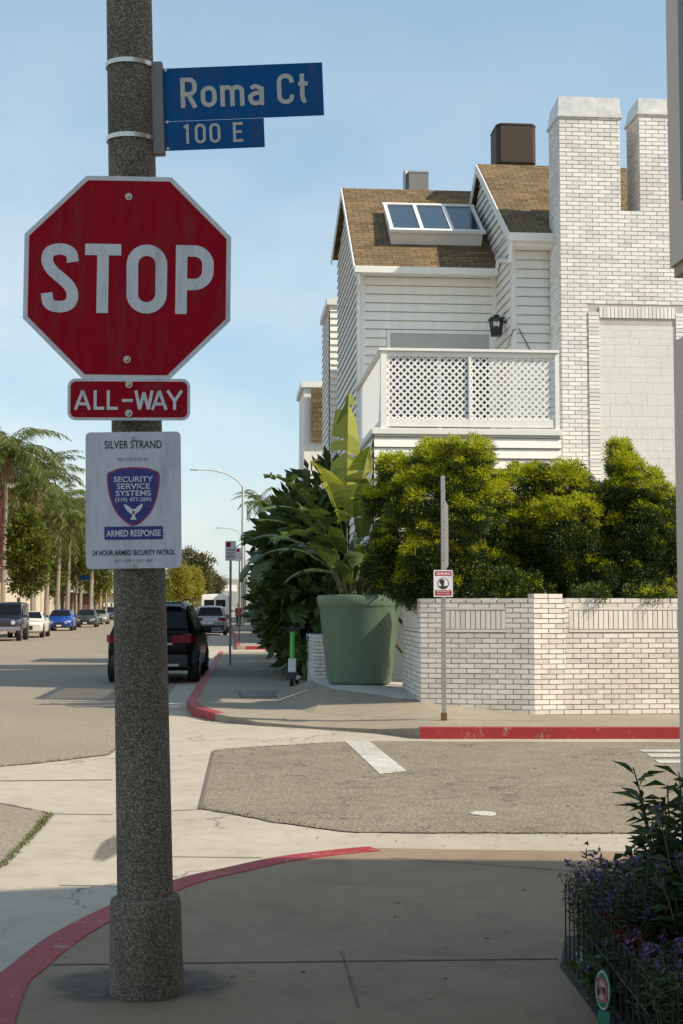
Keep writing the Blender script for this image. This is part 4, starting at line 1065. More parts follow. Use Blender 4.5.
# ================================================================ SIGNPOST ON FAR PAVEMENT
b0 = G(444, 720.5, ZQ)
sp = empty('warning_signpost', b0, 'perforated steel post with small red and white warning sign on the far kerb', 'signpost')
kk = b0.y/FPX; k_ = kk
zt_ = PY(442, 476, b0.y).z-ZQ
mb = MB(); mb.box(-.026, .026, -.026, .026, 0, zt_)
for i in range(int(zt_/.07)): pass
mb.build('post', M['metal'], sp)
hl = MB()
for i in range(int(zt_/.05)): hl.tube([(0, -.0262, .05+i*.05), (0, -.0275, .05+i*.05)], .0055, 8)
hl.build('post_holes', M['dark'], sp)
MB().box(-.034, .034, -.034, .034, 0, .10).build('post_sleeve', simple('rusty_steel', (.14, .07, .035), .8, .3, var=.4, scale=30), sp)
# parking sign seen edge-on, facing along the side road
z0 = PY(445, 570, b0.y).z-ZQ; z1 = PY(445, 500, b0.y).z-ZQ
mb = MB(); mb.add([(.027+0, -.02, z0), (.078, .06, z0+.06), (.078, .06, z1-.08), (.027, -.02, z1), (.027, -.017, z0), (.078, .064, z0+.06), (.078, .064, z1-.08), (.027, -.017, z1)], [(0, 1, 2, 3), (7, 6, 5, 4), (0, 4, 5, 1), (1, 5, 6, 2), (2, 6, 7, 3), (3, 7, 4, 0)])
mb.build('side_sign', M['bracket'], sp)
zc_ = PY(443, 583.5, b0.y).z-ZQ
sg = empty('warning_sign', (b0.x-.006, b0.y-.034, ZQ+zc_), 'small white and red WARNING placard fixed on the perforated post', 'sign')
ww, hw = 19.5*kk, 27*kk
MB().plate([(x, z) for x, z in rrect(ww, hw, .01)], -.001, .003).build('plate', M['white'], sg)
MB().plate([(x, z+hw*.37) for x, z in rrect(ww*.86, hw*.17, .004)], -.0026, -.0014).build('heading_bar', M['red'], sg)
MB().plate([(x, z-hw*.35) for x, z in rrect(ww*.86, hw*.20, .004)], -.0026, -.0014).build('footer_bar', M['red'], sg)
text('lettering', 'WARNING', hw*.10, M['white'], sg, 0, hw*.32, y=-.0032, width=ww*.74, bold=.03)
text('lettering', 'NEIGHBORHOOD', hw*.05, M['white'], sg, 0, -hw*.325, y=-.0032, width=ww*.7, bold=.01)
text('lettering', 'WATCH AREA', hw*.05, M['white'], sg, 0, -hw*.405, y=-.0032, width=ww*.7, bold=.01)
mb = MB(); ci = [(math.cos(R(a))*ww*.30, math.sin(R(a))*ww*.30) for a in range(0, 360, 15)]
mb.plate([(x, z) for x, z in ci], -.0025, -.0014); mb.build('symbol_ring', M['ink'], sg)
MB().plate([(x*.86, z*.86) for x, z in ci], -.0034, -.0026).build('symbol_field', M['white'], sg)
mb = MB(); mb.plate([(x*.45-ww*.07, z*.45+ww*.09) for x, z in ci], -.0042, -.0035); mb.plate([(-ww*.22, -ww*.14), (ww*.22, -ww*.12), (ww*.16, -ww*.22), (0, -ww*.27), (-ww*.15, -ww*.22)], -.0042, -.0035); mb.plate([(-ww*.10, ww*.02), (ww*.06, ww*.06), (ww*.02, -ww*.13), (-ww*.12, -ww*.13)], -.0043, -.0036)
mb.build('symbol', M['ink'], sg)

# ================================================================ PLANTER AND PADDLE-LEAF PLANTS
pc = G(362, 684.5, .385); Yc = pc.y+.5
kp = Yc/FPX; rt = 42.5*kp; rb_ = 32.5*kp; zr = PY(357, 595, Yc).z-.385
pcx = PY(359.5, 640, Yc).x
pot = empty('planter', (pcx, Yc, .385), 'huge round sage green tapered planter pot on the corner', 'planter')
zl = zr*.86
prof = [(rb_*.93, 0), (rb_*.97, .02), (rb_, .05), (rb_+(rt-rb_)*.78, zl), (rb_+(rt-rb_)*.78+.012, zl+.015), (rt-.01, zl+.03), (rt, zr-.05), (rt-.004, zr-.012), (rt-.03, zr), (rt-.08, zr-.01), (rt-.11, zr-.14)]
n = 56; vs = []; fs = []
for r_, z_ in prof:
    for k in range(n): vs.append((r_*math.cos(2*math.pi*k/n), r_*math.sin(2*math.pi*k/n), z_))
for i in range(len(prof)-1):
    for k in range(n): fs.append((i*n+k, i*n+(k+1) % n, (i+1)*n+(k+1) % n, (i+1)*n+k))
fs.append(tuple(range(n))[::-1])
MB().add(vs, fs).build('pot', M['pot'], pot, smooth=True)
MB().prism([((rt-.10)*math.cos(2*math.pi*k/24), (rt-.10)*math.sin(2*math.pi*k/24)) for k in range(24)], zr-.16, zr-.11).build('soil', M['soil'], pot)
# pale slab under it
sl_ = [G(316, 683, .36), G(332, 688.5, .375), G(421, 700.5, .30), PY(405, 689, 21.7), Vector((PY(405, 688, 21.7).x+.15, 23.4, .38)), Vector((G(316, 683, .36).x, 23.4, .38))]
sl_[3].z = .34
cs_ = Vector((sl_[1].x+.5, 21.9, .38))
mb = MB()
for i in range(6): mb.add([sl_[i], sl_[(i+1) % 6], cs_], [(0, 1, 2)])
struct('planter_slab', mb, simple('pale_slab', (.50, .48, .45), .8, var=.1))
A_ = G(316, 683, .36); B_ = G(332, 688.5, .375); C_ = G(421, 700.5, .30); zq = ZQ+.002
lo = [Vector((A_.x-.1, 24.2, zq)), Vector((.80, 23.8, zq)), Vector((.80, 21.4, zq)), G(312, 713, zq), G(380, 717, zq), G(450, 719.5, zq), G(545, 721, zq)]
up_ = [Vector((A_.x+.4, 23.4, .38)), Vector((A_.x, 23.4, .38)), A_, B_+Vector((.0, -.01, -.004)), B_.lerp(C_, .5)+Vector((0, -.01, -.004)), C_+Vector((0, -.01, -.004)), Vector((wq[2].x+.15, wq[2].y+.05, .14))]
mb = MB()
for i in range(6): mb.add([lo[i], lo[i+1], up_[i+1], up_[i]], [(0, 1, 2), (0, 2, 3)])
struct('rising_pavement', mb, M['concrete'], smooth=True) if False else tagp(mb.build('rising_pavement', M['concrete'], None, smooth=True), kind='structure')

def paddle(mb, pet, p0, az, lean, plen, bl, bw, droop=.5, torn=.4, fold=.25):
    """leaf stalk from p0 then a torn oblong blade with a raised midrib fold"""
    hx = Vector((math.cos(az), math.sin(az), 0)); side = Vector((-math.sin(az), math.cos(az), 0))
    pos = Vector(p0); el = lean; sp_ = []
    for i in range(7): sp_.append(pos.copy()); d = hx*math.cos(el)+Vector((0, 0, math.sin(el))); pos += d*plen/6; el -= droop*.10
    pet.tube(sp_, [.024-.0022*i for i in range(7)], 5)
    pos = sp_[-1]; n = 28; L_, C_, R_ = [], [], []
    for i in range(n+1):
        t = i/n; wd = bw*.5*math.sin(math.pi*min(1, (t*.90+.06)))**.55*(1-.15*t)
        d = hx*math.cos(el)+Vector((0, 0, math.sin(el))); up = side.cross(d)*-1
        if up.z < 0: up = -up
        C_.append(pos.copy()); L_.append(pos+side*wd+up*wd*fold-Vector((0, 0, .25*wd*droop))); R_.append(pos-side*wd+up*wd*fold-Vector((0, 0, .25*wd*droop)))
        pos = pos+d*bl/n; el -= droop*(.6+t)*1.6/n
    for E in (L_, R_):
        s = 0
        while s < n:
            e_ = min(n, s+random.choice((1, 2, 2, 3, 5))); 
            if random.random() > torn: e_ = min(n, s+8)
            dz = Vector((0, 0, -random.uniform(0, .16)*bw*2*torn))+(C_[s]-C_[e_])*random.uniform(-.5, .5)*torn; gap = random.uniform(.2, .8)
            vs = []; 
            for i in range(s, e_+1):
                c = C_[i]; q = E[i]+dz
                if i == e_ and e_ < n: q = E[i]*(1-gap*.5)+E[i-1]*(gap*.5)+dz
                mid = c.lerp(q, .5)+Vector((0, 0, .03*bw))
                vs += [c, mid, q]
            k = e_-s+1; fs = []
            for i in range(k-1): fs += [(i*3, i*3+1, i*3+4, i*3+3), (i*3+1, i*3+2, i*3+5, i*3+4)]
            mb.add(vs, fs); s = e_
def paddle_plant(name, label, loc, specs, mats=('paddle',), group=None, trunks=()):
    e = empty(name, loc, label, 'plant', group); pet = MB(); b = {m: MB() for m in mats}
    for s in specs:
        m = s.get('m', mats[0]); paddle(b[m], pet, s['p'], s['az'], s['lean'], s['pl'], s['bl'], s['bw'], s.get('dr', .5), s.get('tn', .4), s.get('fd', .25))
    for tkt in trunks: pet.tube(*tkt, 8)
    pet.build('stalks', M['petiole'], e, smooth=True)
    for m in mats: b[m].build('foliage', M[m], e, smooth=False)
    return e
PI = math.pi
sp_ = []
random.seed(11)
for i in range(24):
    az = random.uniform(0, 2*PI); sp_.append(dict(p=(random.uniform(-.2, .2), random.uniform(-.2, .2), 0), az=az, lean=R(random.uniform(56, 86)), pl=random.uniform(.25, 1.2), bl=random.uniform(.9, 1.4), bw=random.uniform(.30, .42), dr=random.uniform(.4, 1.1), tn=.5))
for az, ln_, pl, bl_, bw_, dr in ((-PI*.2, 80, 1.1, 1.2, .5, .7), (-PI*.9, 74, .9, 1.1, .5, .8), (-PI*.50, 88, 1.75, 1.55, .50, .03), (-PI*.30, 84, 1.35, 1.2, .48, .22), (-PI*.75, 82, 1.35, 1.1, .48, .35), (-PI*.15, 80, 1.2, 1.0, .42, .5), (-PI*.60, 78, .9, 1.1, .50, .5), (PI*1.02, 76, 1.5, 1.1, .5, .5)):
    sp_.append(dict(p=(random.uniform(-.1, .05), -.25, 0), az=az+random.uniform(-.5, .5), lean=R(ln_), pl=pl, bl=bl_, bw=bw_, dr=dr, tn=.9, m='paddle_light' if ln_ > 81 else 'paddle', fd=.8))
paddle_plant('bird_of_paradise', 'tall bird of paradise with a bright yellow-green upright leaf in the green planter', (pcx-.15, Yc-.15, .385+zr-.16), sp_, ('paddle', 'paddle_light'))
for j, (x, y, zt_, n_, lab) in enumerate(((1.8, 28.6, 5.0, 40, 'dark torn-leaved bird of paradise just left of the green planter'), (1.72, 31.0, 4.7, 46, 'dark bird of paradise leaning over the pavement above the scooter'), (1.98, 34.5, 4.0, 30, 'rearmost dark bird of paradise of the street side row'))):
    sp_ = []; tk = []
    for k in range(4):
        bx, by = random.uniform(-.4, .4), random.uniform(-.8, .8); hz_ = zt_*random.uniform(.12, .74); tx = bx+random.uniform(-.45, .2); ty = by+random.uniform(-.3, .3)
        tk.append(([(bx, by, 0), ((bx+tx)/2, (by+ty)/2, hz_*.5), (tx, ty, hz_)], [.09, .08, .07]))
        for q in range(n_//4+1):
            az = random.uniform(0, 2*PI); fx = 1-.36*max(0, -math.cos(az)); sp_.append(dict(p=(tx, ty, hz_-.1), az=az, lean=R(random.uniform(35, 82)), pl=fx*random.uniform(.4, 1.0), bl=fx*random.uniform(1.1, 1.6), bw=random.uniform(.42, .6), dr=random.uniform(.6, 1.4), tn=.55))
    paddle_plant('bird_of_paradise', lab, (x, y, ZQ+.3), sp_, ('paddle',), 'bird of paradise plants along the street side', tk)
random.seed(5)

# ================================================================ SHRUBS AND TREES
def lobes_points(lobes, ncl, per, cr, outward=.6, seed=0):
    """clump centres on lobe surfaces, then leaves in each clump"""
    rg = np.random.default_rng(seed); P = []; D = []
    areas = np.array([l[3]*l[4] for l in lobes], float); areas /= areas.sum()
    for l, a in zip(lobes, areas):
        c = np.array(l[:3]); rr = np.array((l[3], l[5] if len(l) > 5 else l[3], l[4])); k = max(3, int(ncl*a))
        u = rg.normal(size=(k, 3)); u /= np.linalg.norm(u, axis=1, keepdims=True)
        rad = 1-np.abs(rg.normal(0, .16, (k, 1))); cc = c+u*rr*rad; nrm = u/rr; nrm /= np.linalg.norm(nrm, axis=1, keepdims=True)
        m = rg.integers(int(per*.6), int(per*1.4), k)
        idx = np.repeat(np.arange(k), m); v = rg.normal(size=(len(idx), 3)); v /= np.linalg.norm(v, axis=1, keepdims=True)
        crr = cr*rg.uniform(.6, 1.35, (k, 1))[idx]
        P.append(cc[idx]+v*crr*rg.uniform(.15, 1, (len(idx), 1))**.6); d = v*.9+nrm[idx]*outward+rg.normal(0, .35, (len(idx), 3)); d[:, 2] += .25; D.append(d)
    return np.vstack(P), np.vstack(D)
def shrub(name, label, loc, lobes, ncl, per, cr, Lf, Wf, mat, group=None, seed=0, stem=True, tipmat=None, cat='shrub', trunk=None, tips=.2):
    e = empty(name, loc, label, cat, group)
    P, D = lobes_points(lobes, ncl, per, cr, seed=seed); rg = np.random.default_rng(seed+50)
    leaves('foliage', P, D, rg.uniform(Lf*.7, Lf*1.3, len(P)), Wf, mat, e)
    if tipmat is not None:
        top_ = max(l[2]+l[4] for l in lobes)
        P2, D2 = lobes_points([(l[0], l[1]-.02, l[2]+.05, l[3]*1.04, l[4]*1.04) + ((l[5]*1.03,) if len(l) > 5 else ()) for l in lobes], int(ncl*tips), per, cr*.8, seed=seed+9)
        leaves('new_growth', P2, D2, rg.uniform(Lf*.7, Lf*1.3, len(P2)), Wf, tipmat, e)
    if stem:
        mb = MB(); zt_ = max(l[2] for l in lobes)
        if trunk:
            r0, zb_ = trunk; mb.tube([(0, 0, 0), (.05*r0, 0, zb_*.5), (0, 0, zb_)], [r0, r0*.8, r0*.6], 10)
            org = Vector((0, 0, zb_*.9))
        else: r0 = .05; org = Vector((0, 0, 0))
        for l in lobes[:9]:
            t_ = Vector(l[:3]); mb.tube([org, org.lerp(t_, .5)+Vector((0, 0, .1)), t_], [r0*.6, r0*.4, r0*.18], 6)
        mb.build('trunk' if trunk else 'stems', M['bark'] if trunk else M['stem'], e, smooth=True)
    return e
def hl(px, py, rx, rz, Y, ry=None):
    p = PY(px, py, Y); k = Y/FPX; return (p.x, Y, p.z, rx*k, rz*k, ry or min(.75, max(.35, rx*k*.8)))
def puff_shrub(name, label, loc, lobes, group, seed, tipk=.5, sx=.12):
    rg = np.random.default_rng(seed); e = empty(name, loc, label, 'shrub', group); PA = [[], []]; DA = [[], []]
    top_ = max(l[2]+l[4] for l in lobes); bot = min(l[2]-l[4] for l in lobes)
    for l in lobes:
        c = np.array(l[:3])+np.array((0, rg.uniform(-.3, .3), 0)); rr = np.array((l[3], l[5], l[4]))*.90; area = 4*math.pi*(l[3]*l[4]+l[3]*l[5]+l[5]*l[4])/3
        k = max(20, int(area*40)); u = rg.normal(size=(k, 3)); u /= np.linalg.norm(u, axis=1, keepdims=True)
        cc = c+u*rr*(1-np.abs(rg.normal(0, .20, (k, 1)))+.08*rg.normal(size=(k, 1)))
        lf_ = rg.choice((.35, .9, 1.4))
        for p, n in zip(cc, u):
            pr = rg.uniform(.07, .20); m = int(185*(pr/.12)**1.7); v = rg.normal(size=(m, 3)); v /= np.linalg.norm(v, axis=1, keepdims=True)
            v = v+n*.55+np.array((0, 0, .35)); v /= np.linalg.norm(v, axis=1, keepdims=True)
            q = p+v*pr*rg.uniform(.35, 1.0, (m, 1)); d = v+rg.normal(0, .45, (m, 3))
            hf = (p[2]-bot)/(top_-bot); young = rg.random() < tipk*lf_*(.10+1.5*hf**1.5)*(1.25 if n[2] > -.1 else .25)  # upper, upward puffs favoured: new growth plus sunny tops set by colour
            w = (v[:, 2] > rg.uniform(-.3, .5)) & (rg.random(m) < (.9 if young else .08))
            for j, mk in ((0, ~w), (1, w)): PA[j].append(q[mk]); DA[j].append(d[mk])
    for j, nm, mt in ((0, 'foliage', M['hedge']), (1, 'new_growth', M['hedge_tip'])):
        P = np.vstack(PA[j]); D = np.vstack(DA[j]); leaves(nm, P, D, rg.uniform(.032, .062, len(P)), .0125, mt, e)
    mb = MB(); rg2 = random.Random(seed)
    for l in lobes: t_ = Vector(l[:3]); b_ = Vector((t_.x*.3+sx, t_.y*.3+.25, 0)); mb.tube([b_, b_.lerp(t_, .5)+Vector((rg2.uniform(-.1, .1), 0, 0)), t_], [.045, .03, .012], 6)
    mb.build('stems', M['stem'], e, smooth=True); return e
HY = 19.9; HL = 19.7; HS = 19.8
hedge = {
 'leftmost': ('bright yellow-green topped shrub left of the warning post', [hl(455, 472, 30, 30, HL-.2), hl(425, 500, 36, 34, HL), hl(480, 505, 26, 34, HL-.3), hl(404, 540, 32, 38, HL+.4), hl(385, 500, 16, 20, HL+.5), hl(440, 550, 40, 36, HL-.2), hl(474, 456, 18, 16, HL-.3), hl(434, 460, 18, 14, HL), hl(395, 470, 18, 12, HL+.5), hl(414, 582, 28, 26, HL+.3), hl(452, 582, 36, 26, HL-.2), hl(384, 565, 20, 32, HL+.5), hl(412, 480, 20, 22, HL+.6), hl(458, 520, 26, 24, HL-.3), hl(366, 574, 20, 24, 23.2), hl(350, 586, 20, 18, 23.2)]),
 'second': ('dense green shrub with rounded top between the warning post and the taller shrubs', [hl(520, 495, 34, 32, HS), hl(505, 535, 40, 45, HS-.1), hl(535, 545, 34, 45, HS), hl(495, 570, 34, 30, HS-.2), hl(540, 480, 20, 14, HS), hl(500, 592, 45, 18, HS), hl(545, 592, 40, 18, HS)]),
 'third': ('dense green shrub with ragged yellow tips left of the conical one', [hl(568, 492, 26, 28, HY), hl(560, 530, 36, 42, HY-.1), hl(584, 550, 26, 38, HY), hl(565, 575, 40, 25, HY-.2), hl(590, 594, 40, 16, HY)]),
 'cone': ('conical shrub rising highest at the right end of the brick wall', [hl(621, 452, 8, 12, HY), hl(624, 470, 15, 18, HY), hl(632, 492, 27, 30, HY), hl(640, 530, 38, 36, HY-.1), hl(648, 565, 42, 32, HY-.1), hl(615, 570, 36, 30, HY), hl(668, 520, 16, 36, HY), hl(612, 515, 22, 30, HY), hl(650, 596, 44, 16, HY), hl(648, 599, 24, 5, 18.95, .2), hl(590, 597, 16, 5, 18.95, .2)]),
 'right': ('shrub partly cut off by the stucco building at the right end of the hedge', [hl(695, 520, 34, 40, HY), hl(700, 560, 40, 35, HY)]),
}
for i, (k, (lab, lb)) in enumerate(hedge.items()):
    cx = sum(l[0] for l in lb)/len(lb); cy = sum(l[1] for l in lb)/len(lb); loc = Vector((cx, cy, ZQ)); lb2 = [(l[0]-cx, l[1]-cy, l[2]-ZQ, l[3], l[4], l[5]) for l in lb]
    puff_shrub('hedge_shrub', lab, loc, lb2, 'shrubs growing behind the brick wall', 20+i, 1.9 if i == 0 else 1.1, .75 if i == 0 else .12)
# broadleaf undergrowth on the street side
for i, (x, y, w_, z_, lab) in enumerate(((1.75, 28.6, .8, 3.4, 'dark broadleaf bush filling the space behind the low brick wall'), (1.78, 31.5, .85, 3.2, 'dark broadleaf bush bulging over the pavement beyond the scooter'), (1.95, 36.0, .85, 2.8, 'dark broadleaf bush farther along the pavement'), (2.3, 41, 1.0, 3.6, 'tall dark bush standing before the far stucco house'))):
    lb = [(0, 0, z_*.45, w_*.9, z_*.42, 1.3), (-.3, -.3, z_*.75, w_*.7, z_*.32, .9), (.3, .5, z_*.9, w_*.7, z_*.3, .9), (-.2, .8, z_*.5, w_*.8, z_*.35, .9)]
    shrub('broadleaf_bush', lab, (x, y, ZQ+.1), lb, 330, 14, .30, .36, .17, M['broad'], 'bushes along the street side', seed=60+i)
for i, (x, y) in enumerate(((2.3, 60), (2.4, 72), (2.5, 90))):
    shrub('street_hedge', ('clipped dark hedge bush beyond the alley, nearest', 'clipped dark hedge bush beyond the alley, middle one', 'clipped dark hedge bush beyond the alley, farthest')[i], (x, y, ZQ), [(0, 0, 1.3, .9, 1.3, 2.5), (.2, 2, 1.6, .8, 1.3, 2.0)], 160, 14, .35, .3, .14, M['broad'], 'hedge bushes beyond the alley', seed=80+i)

def palm(name, label, x, y, H, fr=2.6, nf=26, mat='palm', seed=0, group=None, r0=.2, dead=True):
    rg = random.Random(seed); e = empty(name, (x, y, ZQ), label, 'palm tree', group)
    MB().tube([(0, 0, 0), (.05, 0, H*.3), (.12, 0, H*.7), (.1, 0, H)], [r0*1.25, r0, r0*.85, r0*.7], 12).build('trunk', M['palmtrunk'], e, smooth=True)
    P = []; D = []; LL = []; rib = MB()
    for i in range(nf):
        az = rg.uniform(0, 2*PI); el = rg.uniform(-.2, 1.45); ln_ = fr*rg.uniform(.85, 1.15); pos = Vector((.1, 0, H)); pr = [pos.copy()]
        hx = Vector((math.cos(az), math.sin(az), 0)); sd_ = Vector((-math.sin(az), math.cos(az), 0)); n = 16
        for k in range(n):
            d = hx*math.cos(el)+Vector((0, 0, math.sin(el))); pos = pos+d*ln_/n; el -= .078+.05*k/n*1.5; pr.append(pos.copy())
            for s in (1, -1):
                for _ in range(3):
                    t = (k+rg.random())/n; q = pr[-2].lerp(pos, rg.random()); ll = fr*.20*math.sin(PI*min(.97, t*.85+.12))
                    dd = d*.55+sd_*s*rg.uniform(.5, 1.0)+Vector((0, 0, -rg.uniform(.05, .65))); P.append(q); D.append(dd); LL.append(ll*rg.uniform(.8, 1.2))
        rib.tube(pr[::2], [.03, .027, .024, .021, .018, .015, .012, .01, .008][:len(pr[::2])], 4)
    rib.build('frond_ribs', M['petiole'], e)
    leaves('crown', np.array([tuple(p) for p in P]), np.array([tuple(d) for d in D]), np.array(LL), .06, M[mat], e, bend=.22)
    if dead:
        P = np.array([(.1+rg.gauss(0, .12), rg.gauss(0, .12), H-.1-rg.uniform(0, 1.0)) for _ in range(160)]); D = np.array([(rg.gauss(0, .35), rg.gauss(0, .35), -1) for _ in range(160)])
        leaves('dry_skirt', P, D, 1.0, .06, M['palm_dead'], e)
    return e
def X_at(px, Y): return PY(px, 600, Y).x
palms = [(2, 92, 430, 'queen palm at the left frame edge, nearest of the street row'), (33, 100, 462, 'tall queen palm with drooping fronds behind the dark off-roader'), (57, 111, 486, 'queen palm with smooth pale trunk behind the blue car, left of a pair'), (67, 118, 502, 'queen palm with smooth pale trunk behind the blue car, right of a pair'), (80, 134, 508, 'queen palm behind the charcoal saloon'), (100, 150, 512, 'farthest queen palm, beside the security sign'), (18, 112, 470, 'queen palm against the dark red building')]
palms += [(46, 106, 500, 'shorter queen palm between the tall ones behind the white classic car'), (90, 126, 520, 'shorter queen palm crown low behind the security sign edge'), (72, 150, 515, 'low queen palm crown in the gap behind the paired trunks')]
for i, (px, Y, py, lab) in enumerate(palms):
    H = PY(px, py+26, Y).z; palm('palm_tree', lab, X_at(px, Y), Y, H, fr=4.6, nf=46, seed=i+3, group='palms in the left street row', r0=.17)
palm('palm_tree', 'feathery palm on the right showing beyond the street lamp', X_at(259, 150), 150, PY(259, 505, 150).z, fr=3.2, nf=26, seed=40, dead=False)
def tree(name, label, px, Y, pyb, pyt, rpx, mat, seed, group=None, ncl=220, per=26, Lf=.28, Wf=.14, cr=.5, tr_=.14, n_l=7):
    rg = random.Random(seed); k = Y/FPX; x = X_at(px, Y); zb_ = PY(px, pyb, Y).z; zt_ = PY(px, pyt, Y).z; r = rpx*k; H = zt_-zb_
    lb = []
    for i in range(n_l):
        f = (i+.5)/n_l; rr = r*(.55+.35*math.sin(PI*(.15+.75*f))); lb.append((rg.uniform(-.4, .4)*r, rg.uniform(-.4, .4)*r, zb_+H*(.15+.72*f), rr*rg.uniform(.6, .95), H*.17*rg.uniform(.8, 1.2), rr*.8))
    return shrub(name, label, (x, Y, ZQ), lb, ncl, per, cr, Lf, Wf, M[mat], group, seed, cat='tree', trunk=(tr_, zb_+H*.15))
tree('street_tree', 'bushy green street tree over the dark off-roader and white car', 32, 88, 600, 508, 22, 'street', 1, 'leafy street trees on the left', ncl=380, per=30, Lf=.24, Wf=.12, cr=.38)
tree('street_tree', 'slender green street tree behind the charcoal saloon', 76, 130, 600, 500, 11, 'street', 2, 'leafy street trees on the left', ncl=200, cr=.45)
tree('street_tree', 'narrow green street tree right beside the pole', 106, 142, 602, 505, 10, 'street', 3, 'leafy street trees on the left', ncl=200, cr=.5)
for i_, (px_, Y_, t_, r_) in enumerate(((48, 116, 540, 13), (64, 132, 545, 11), (92, 150, 540, 9))):
    tree('street_tree', ('low green tree behind the white classic car', 'low green tree behind the blue car', 'low green tree behind the charcoal saloon')[i_], px_, Y_, 600, t_, r_, 'street', 70+i_, 'leafy street trees on the left', ncl=200, per=26, Lf=.26, Wf=.13, cr=.4)
tree('small_tree', 'small round yellow-green tree under the blue street sign', 103, 170, 604, 575, 9, 'yellow', 4, ncl=120, cr=.5)
tree('yellow_tree', 'airy yellow-green tree over the street in the distance', 178, 300, 606, 562, 13, 'yellow', 5, ncl=300, per=26, Lf=.5, Wf=.22, cr=1.0, tr_=.3)
tree('yellow_tree', 'second yellow-green tree just right of the airy one', 192, 330, 606, 566, 10, 'yellow', 15, ncl=220, per=26, Lf=.5, Wf=.22, cr=1.0, tr_=.3)
tree('big_tree', 'large olive brown tree rising beyond the parked van', 198, 400, 604, 549, 17, 'olive', 6, ncl=420, per=26, Lf=.7, Wf=.35, cr=1.3, tr_=.5)
tree('far_tree', 'low olive tree sloping toward the hill in the far distance', 214, 430, 606, 574, 10, 'olive', 7, ncl=200, per=24, Lf=.7, Wf=.35, cr=1.3, tr_=.4)
for i, (px, Y, t_) in enumerate(((150, 260, 575), (132, 240, 570), (116, 230, 574), (165, 380, 580))):
    tree('far_tree', ('leafy far tree hidden mostly by the pole, right side', 'leafy far tree straight behind the pole', 'leafy far tree left behind the pole', 'distant leafy tree between pole and yellow tree')[i], px, Y, 605, t_, 14, 'street' if i != 3 else 'yellow', 30+i, 'far trees', ncl=200, per=22, Lf=.5, Wf=.25, cr=1.0)
# far hill with pale houses
hp = [(-200, 0), (-60, 22), (-20, 30), (20, 26), (70, 34), (160, 20), (300, 0)]
mb = MB()
ys = (900, 1000, 1150)
vs = []
for j, y in enumerate(ys):
    for x, z in hp: vs.append((x, y, (0, .85, 1)[j]*z*.95-1))
n = len(hp); fs = [(j*n+i, j*n+i+1, (j+1)*n+i+1, (j+1)*n+i) for j in range(2) for i in range(n-1)]
struct('hill', mb.add(vs, fs), M['hill'])
rg = random.Random(8)
for i in range(22):
    x = rg.uniform(-40, 70); y = rg.uniform(860, 985); f = (y-900)/100; z = max(0, f)*22*.85; 
    o = MB().box(-rg.uniform(4, 8), rg.uniform(4, 8), -4, 4, -4, rg.uniform(4, 8)).build('hill_house', M[rg.choice(('cream', 'white_rail', 'siding'))]); o.location = (x, y, z)
    tagp(o, 'tiny pale house on the far hillside beyond the street', 'house', 'tiny houses on the far hill')

# ================================================================ LEFT SIDE BUILDINGS
def left_building(name, label, y0, y1, ztop, wm, podium=None, bays=4, xs=-17.5, depth=12, storeys=3, balc=True):
    e = empty(name, (xs, y0, 0), label, 'building'); Ln = y1-y0
    MB().box(-depth, 0, 0, Ln, 0, ztop).build('wall', wm, e)
    MB().box(-depth-.2, .25, -.2, Ln+.2, ztop+.001, ztop+.35).build('parapet', M['cream'], e)
    st_h = ztop/storeys
    for s in range(storeys):
        for b in range(bays):
            yc = (b+.5)*Ln/bays; w_ = Ln/bays*.42; z_ = s*st_h+(.9 if s else .0); hh_ = 1.5 if s else 2.3
            if s:
                f_ = MB().box(.001, .06, yc-w_/2, yc+w_/2, z_, z_+hh_).build('window', M['white_rail'], e)
                MB().box(.061, .07, yc-w_/2+.1, yc+w_/2-.1, z_+.1, z_+hh_-.1).build('pane', M['glass'], f_)
            else: MB().box(.001, .03, yc-w_/2, yc+w_/2, 0, hh_).build('garage_door', M['dark'], e)
        # south side windows, seen end-on
        if s and balc:
            f_ = MB().box(-3.2, -1.6, -.06, -.001, s*st_h+.9, s*st_h+2.4).build('window', M['white_rail'], e); MB().box(-3.1, -1.7, -.07, -.061, s*st_h+1, s*st_h+2.3).build('pane', M['glass'], f_)
            bl_ = MB(); bl_.box(.0, 1.3, Ln*.05, Ln*.95, s*st_h+.4, s*st_h+.6)
            for k in range(int(Ln*.9/.45)): bl_.box(1.22, 1.26, Ln*.05+k*.45, Ln*.05+k*.45+.05, s*st_h+.6, s*st_h+1.5)
            bl_.box(1.2, 1.29, Ln*.05, Ln*.95, s*st_h+1.5, s*st_h+1.56); bl_.build('balcony', M['white_rail'], e)
    if podium:
        pz_ = podium; MB().box(.001, 2.0, .5, Ln-.5, 0, pz_).build('terrace', M['cream'], e)
        r_ = MB(); 
        for k in range(int((Ln-1)/.5)): r_.box(1.92, 1.96, .5+k*.5, .54+k*.5, pz_, pz_+.95)
        r_.box(1.9, 1.98, .5, Ln-.5, pz_+.95, pz_+1.0); r_.build('railing', M['white_rail'], e)
        for k in range(3): MB().box(2.001, 2.03, 3+k*(Ln-6)/3, 4.2+k*(Ln-6)/3, 0.2, 2.3).build('doorway', M['dark'], e)
    return e
left_building('red_building', 'dark red apartment building with cream terrace at the far left', 60, 120, 10.6, M['maroon'], podium=3.2, bays=8, depth=9, xs=-16.6, balc=False)
left_building('cream_building', 'cream apartment building with white balconies behind the paired palms', 122, 152, 8.3, M['cream'], bays=6, xs=-16.8)
left_building('brown_building', 'dark brown apartment building behind the blue street sign', 153, 190, 8.6, M['maroon'], bays=5)
left_building('pale_building', 'pale low building farthest along the left side', 193, 260, 6.5, M['cream'], bays=8, storeys=2)
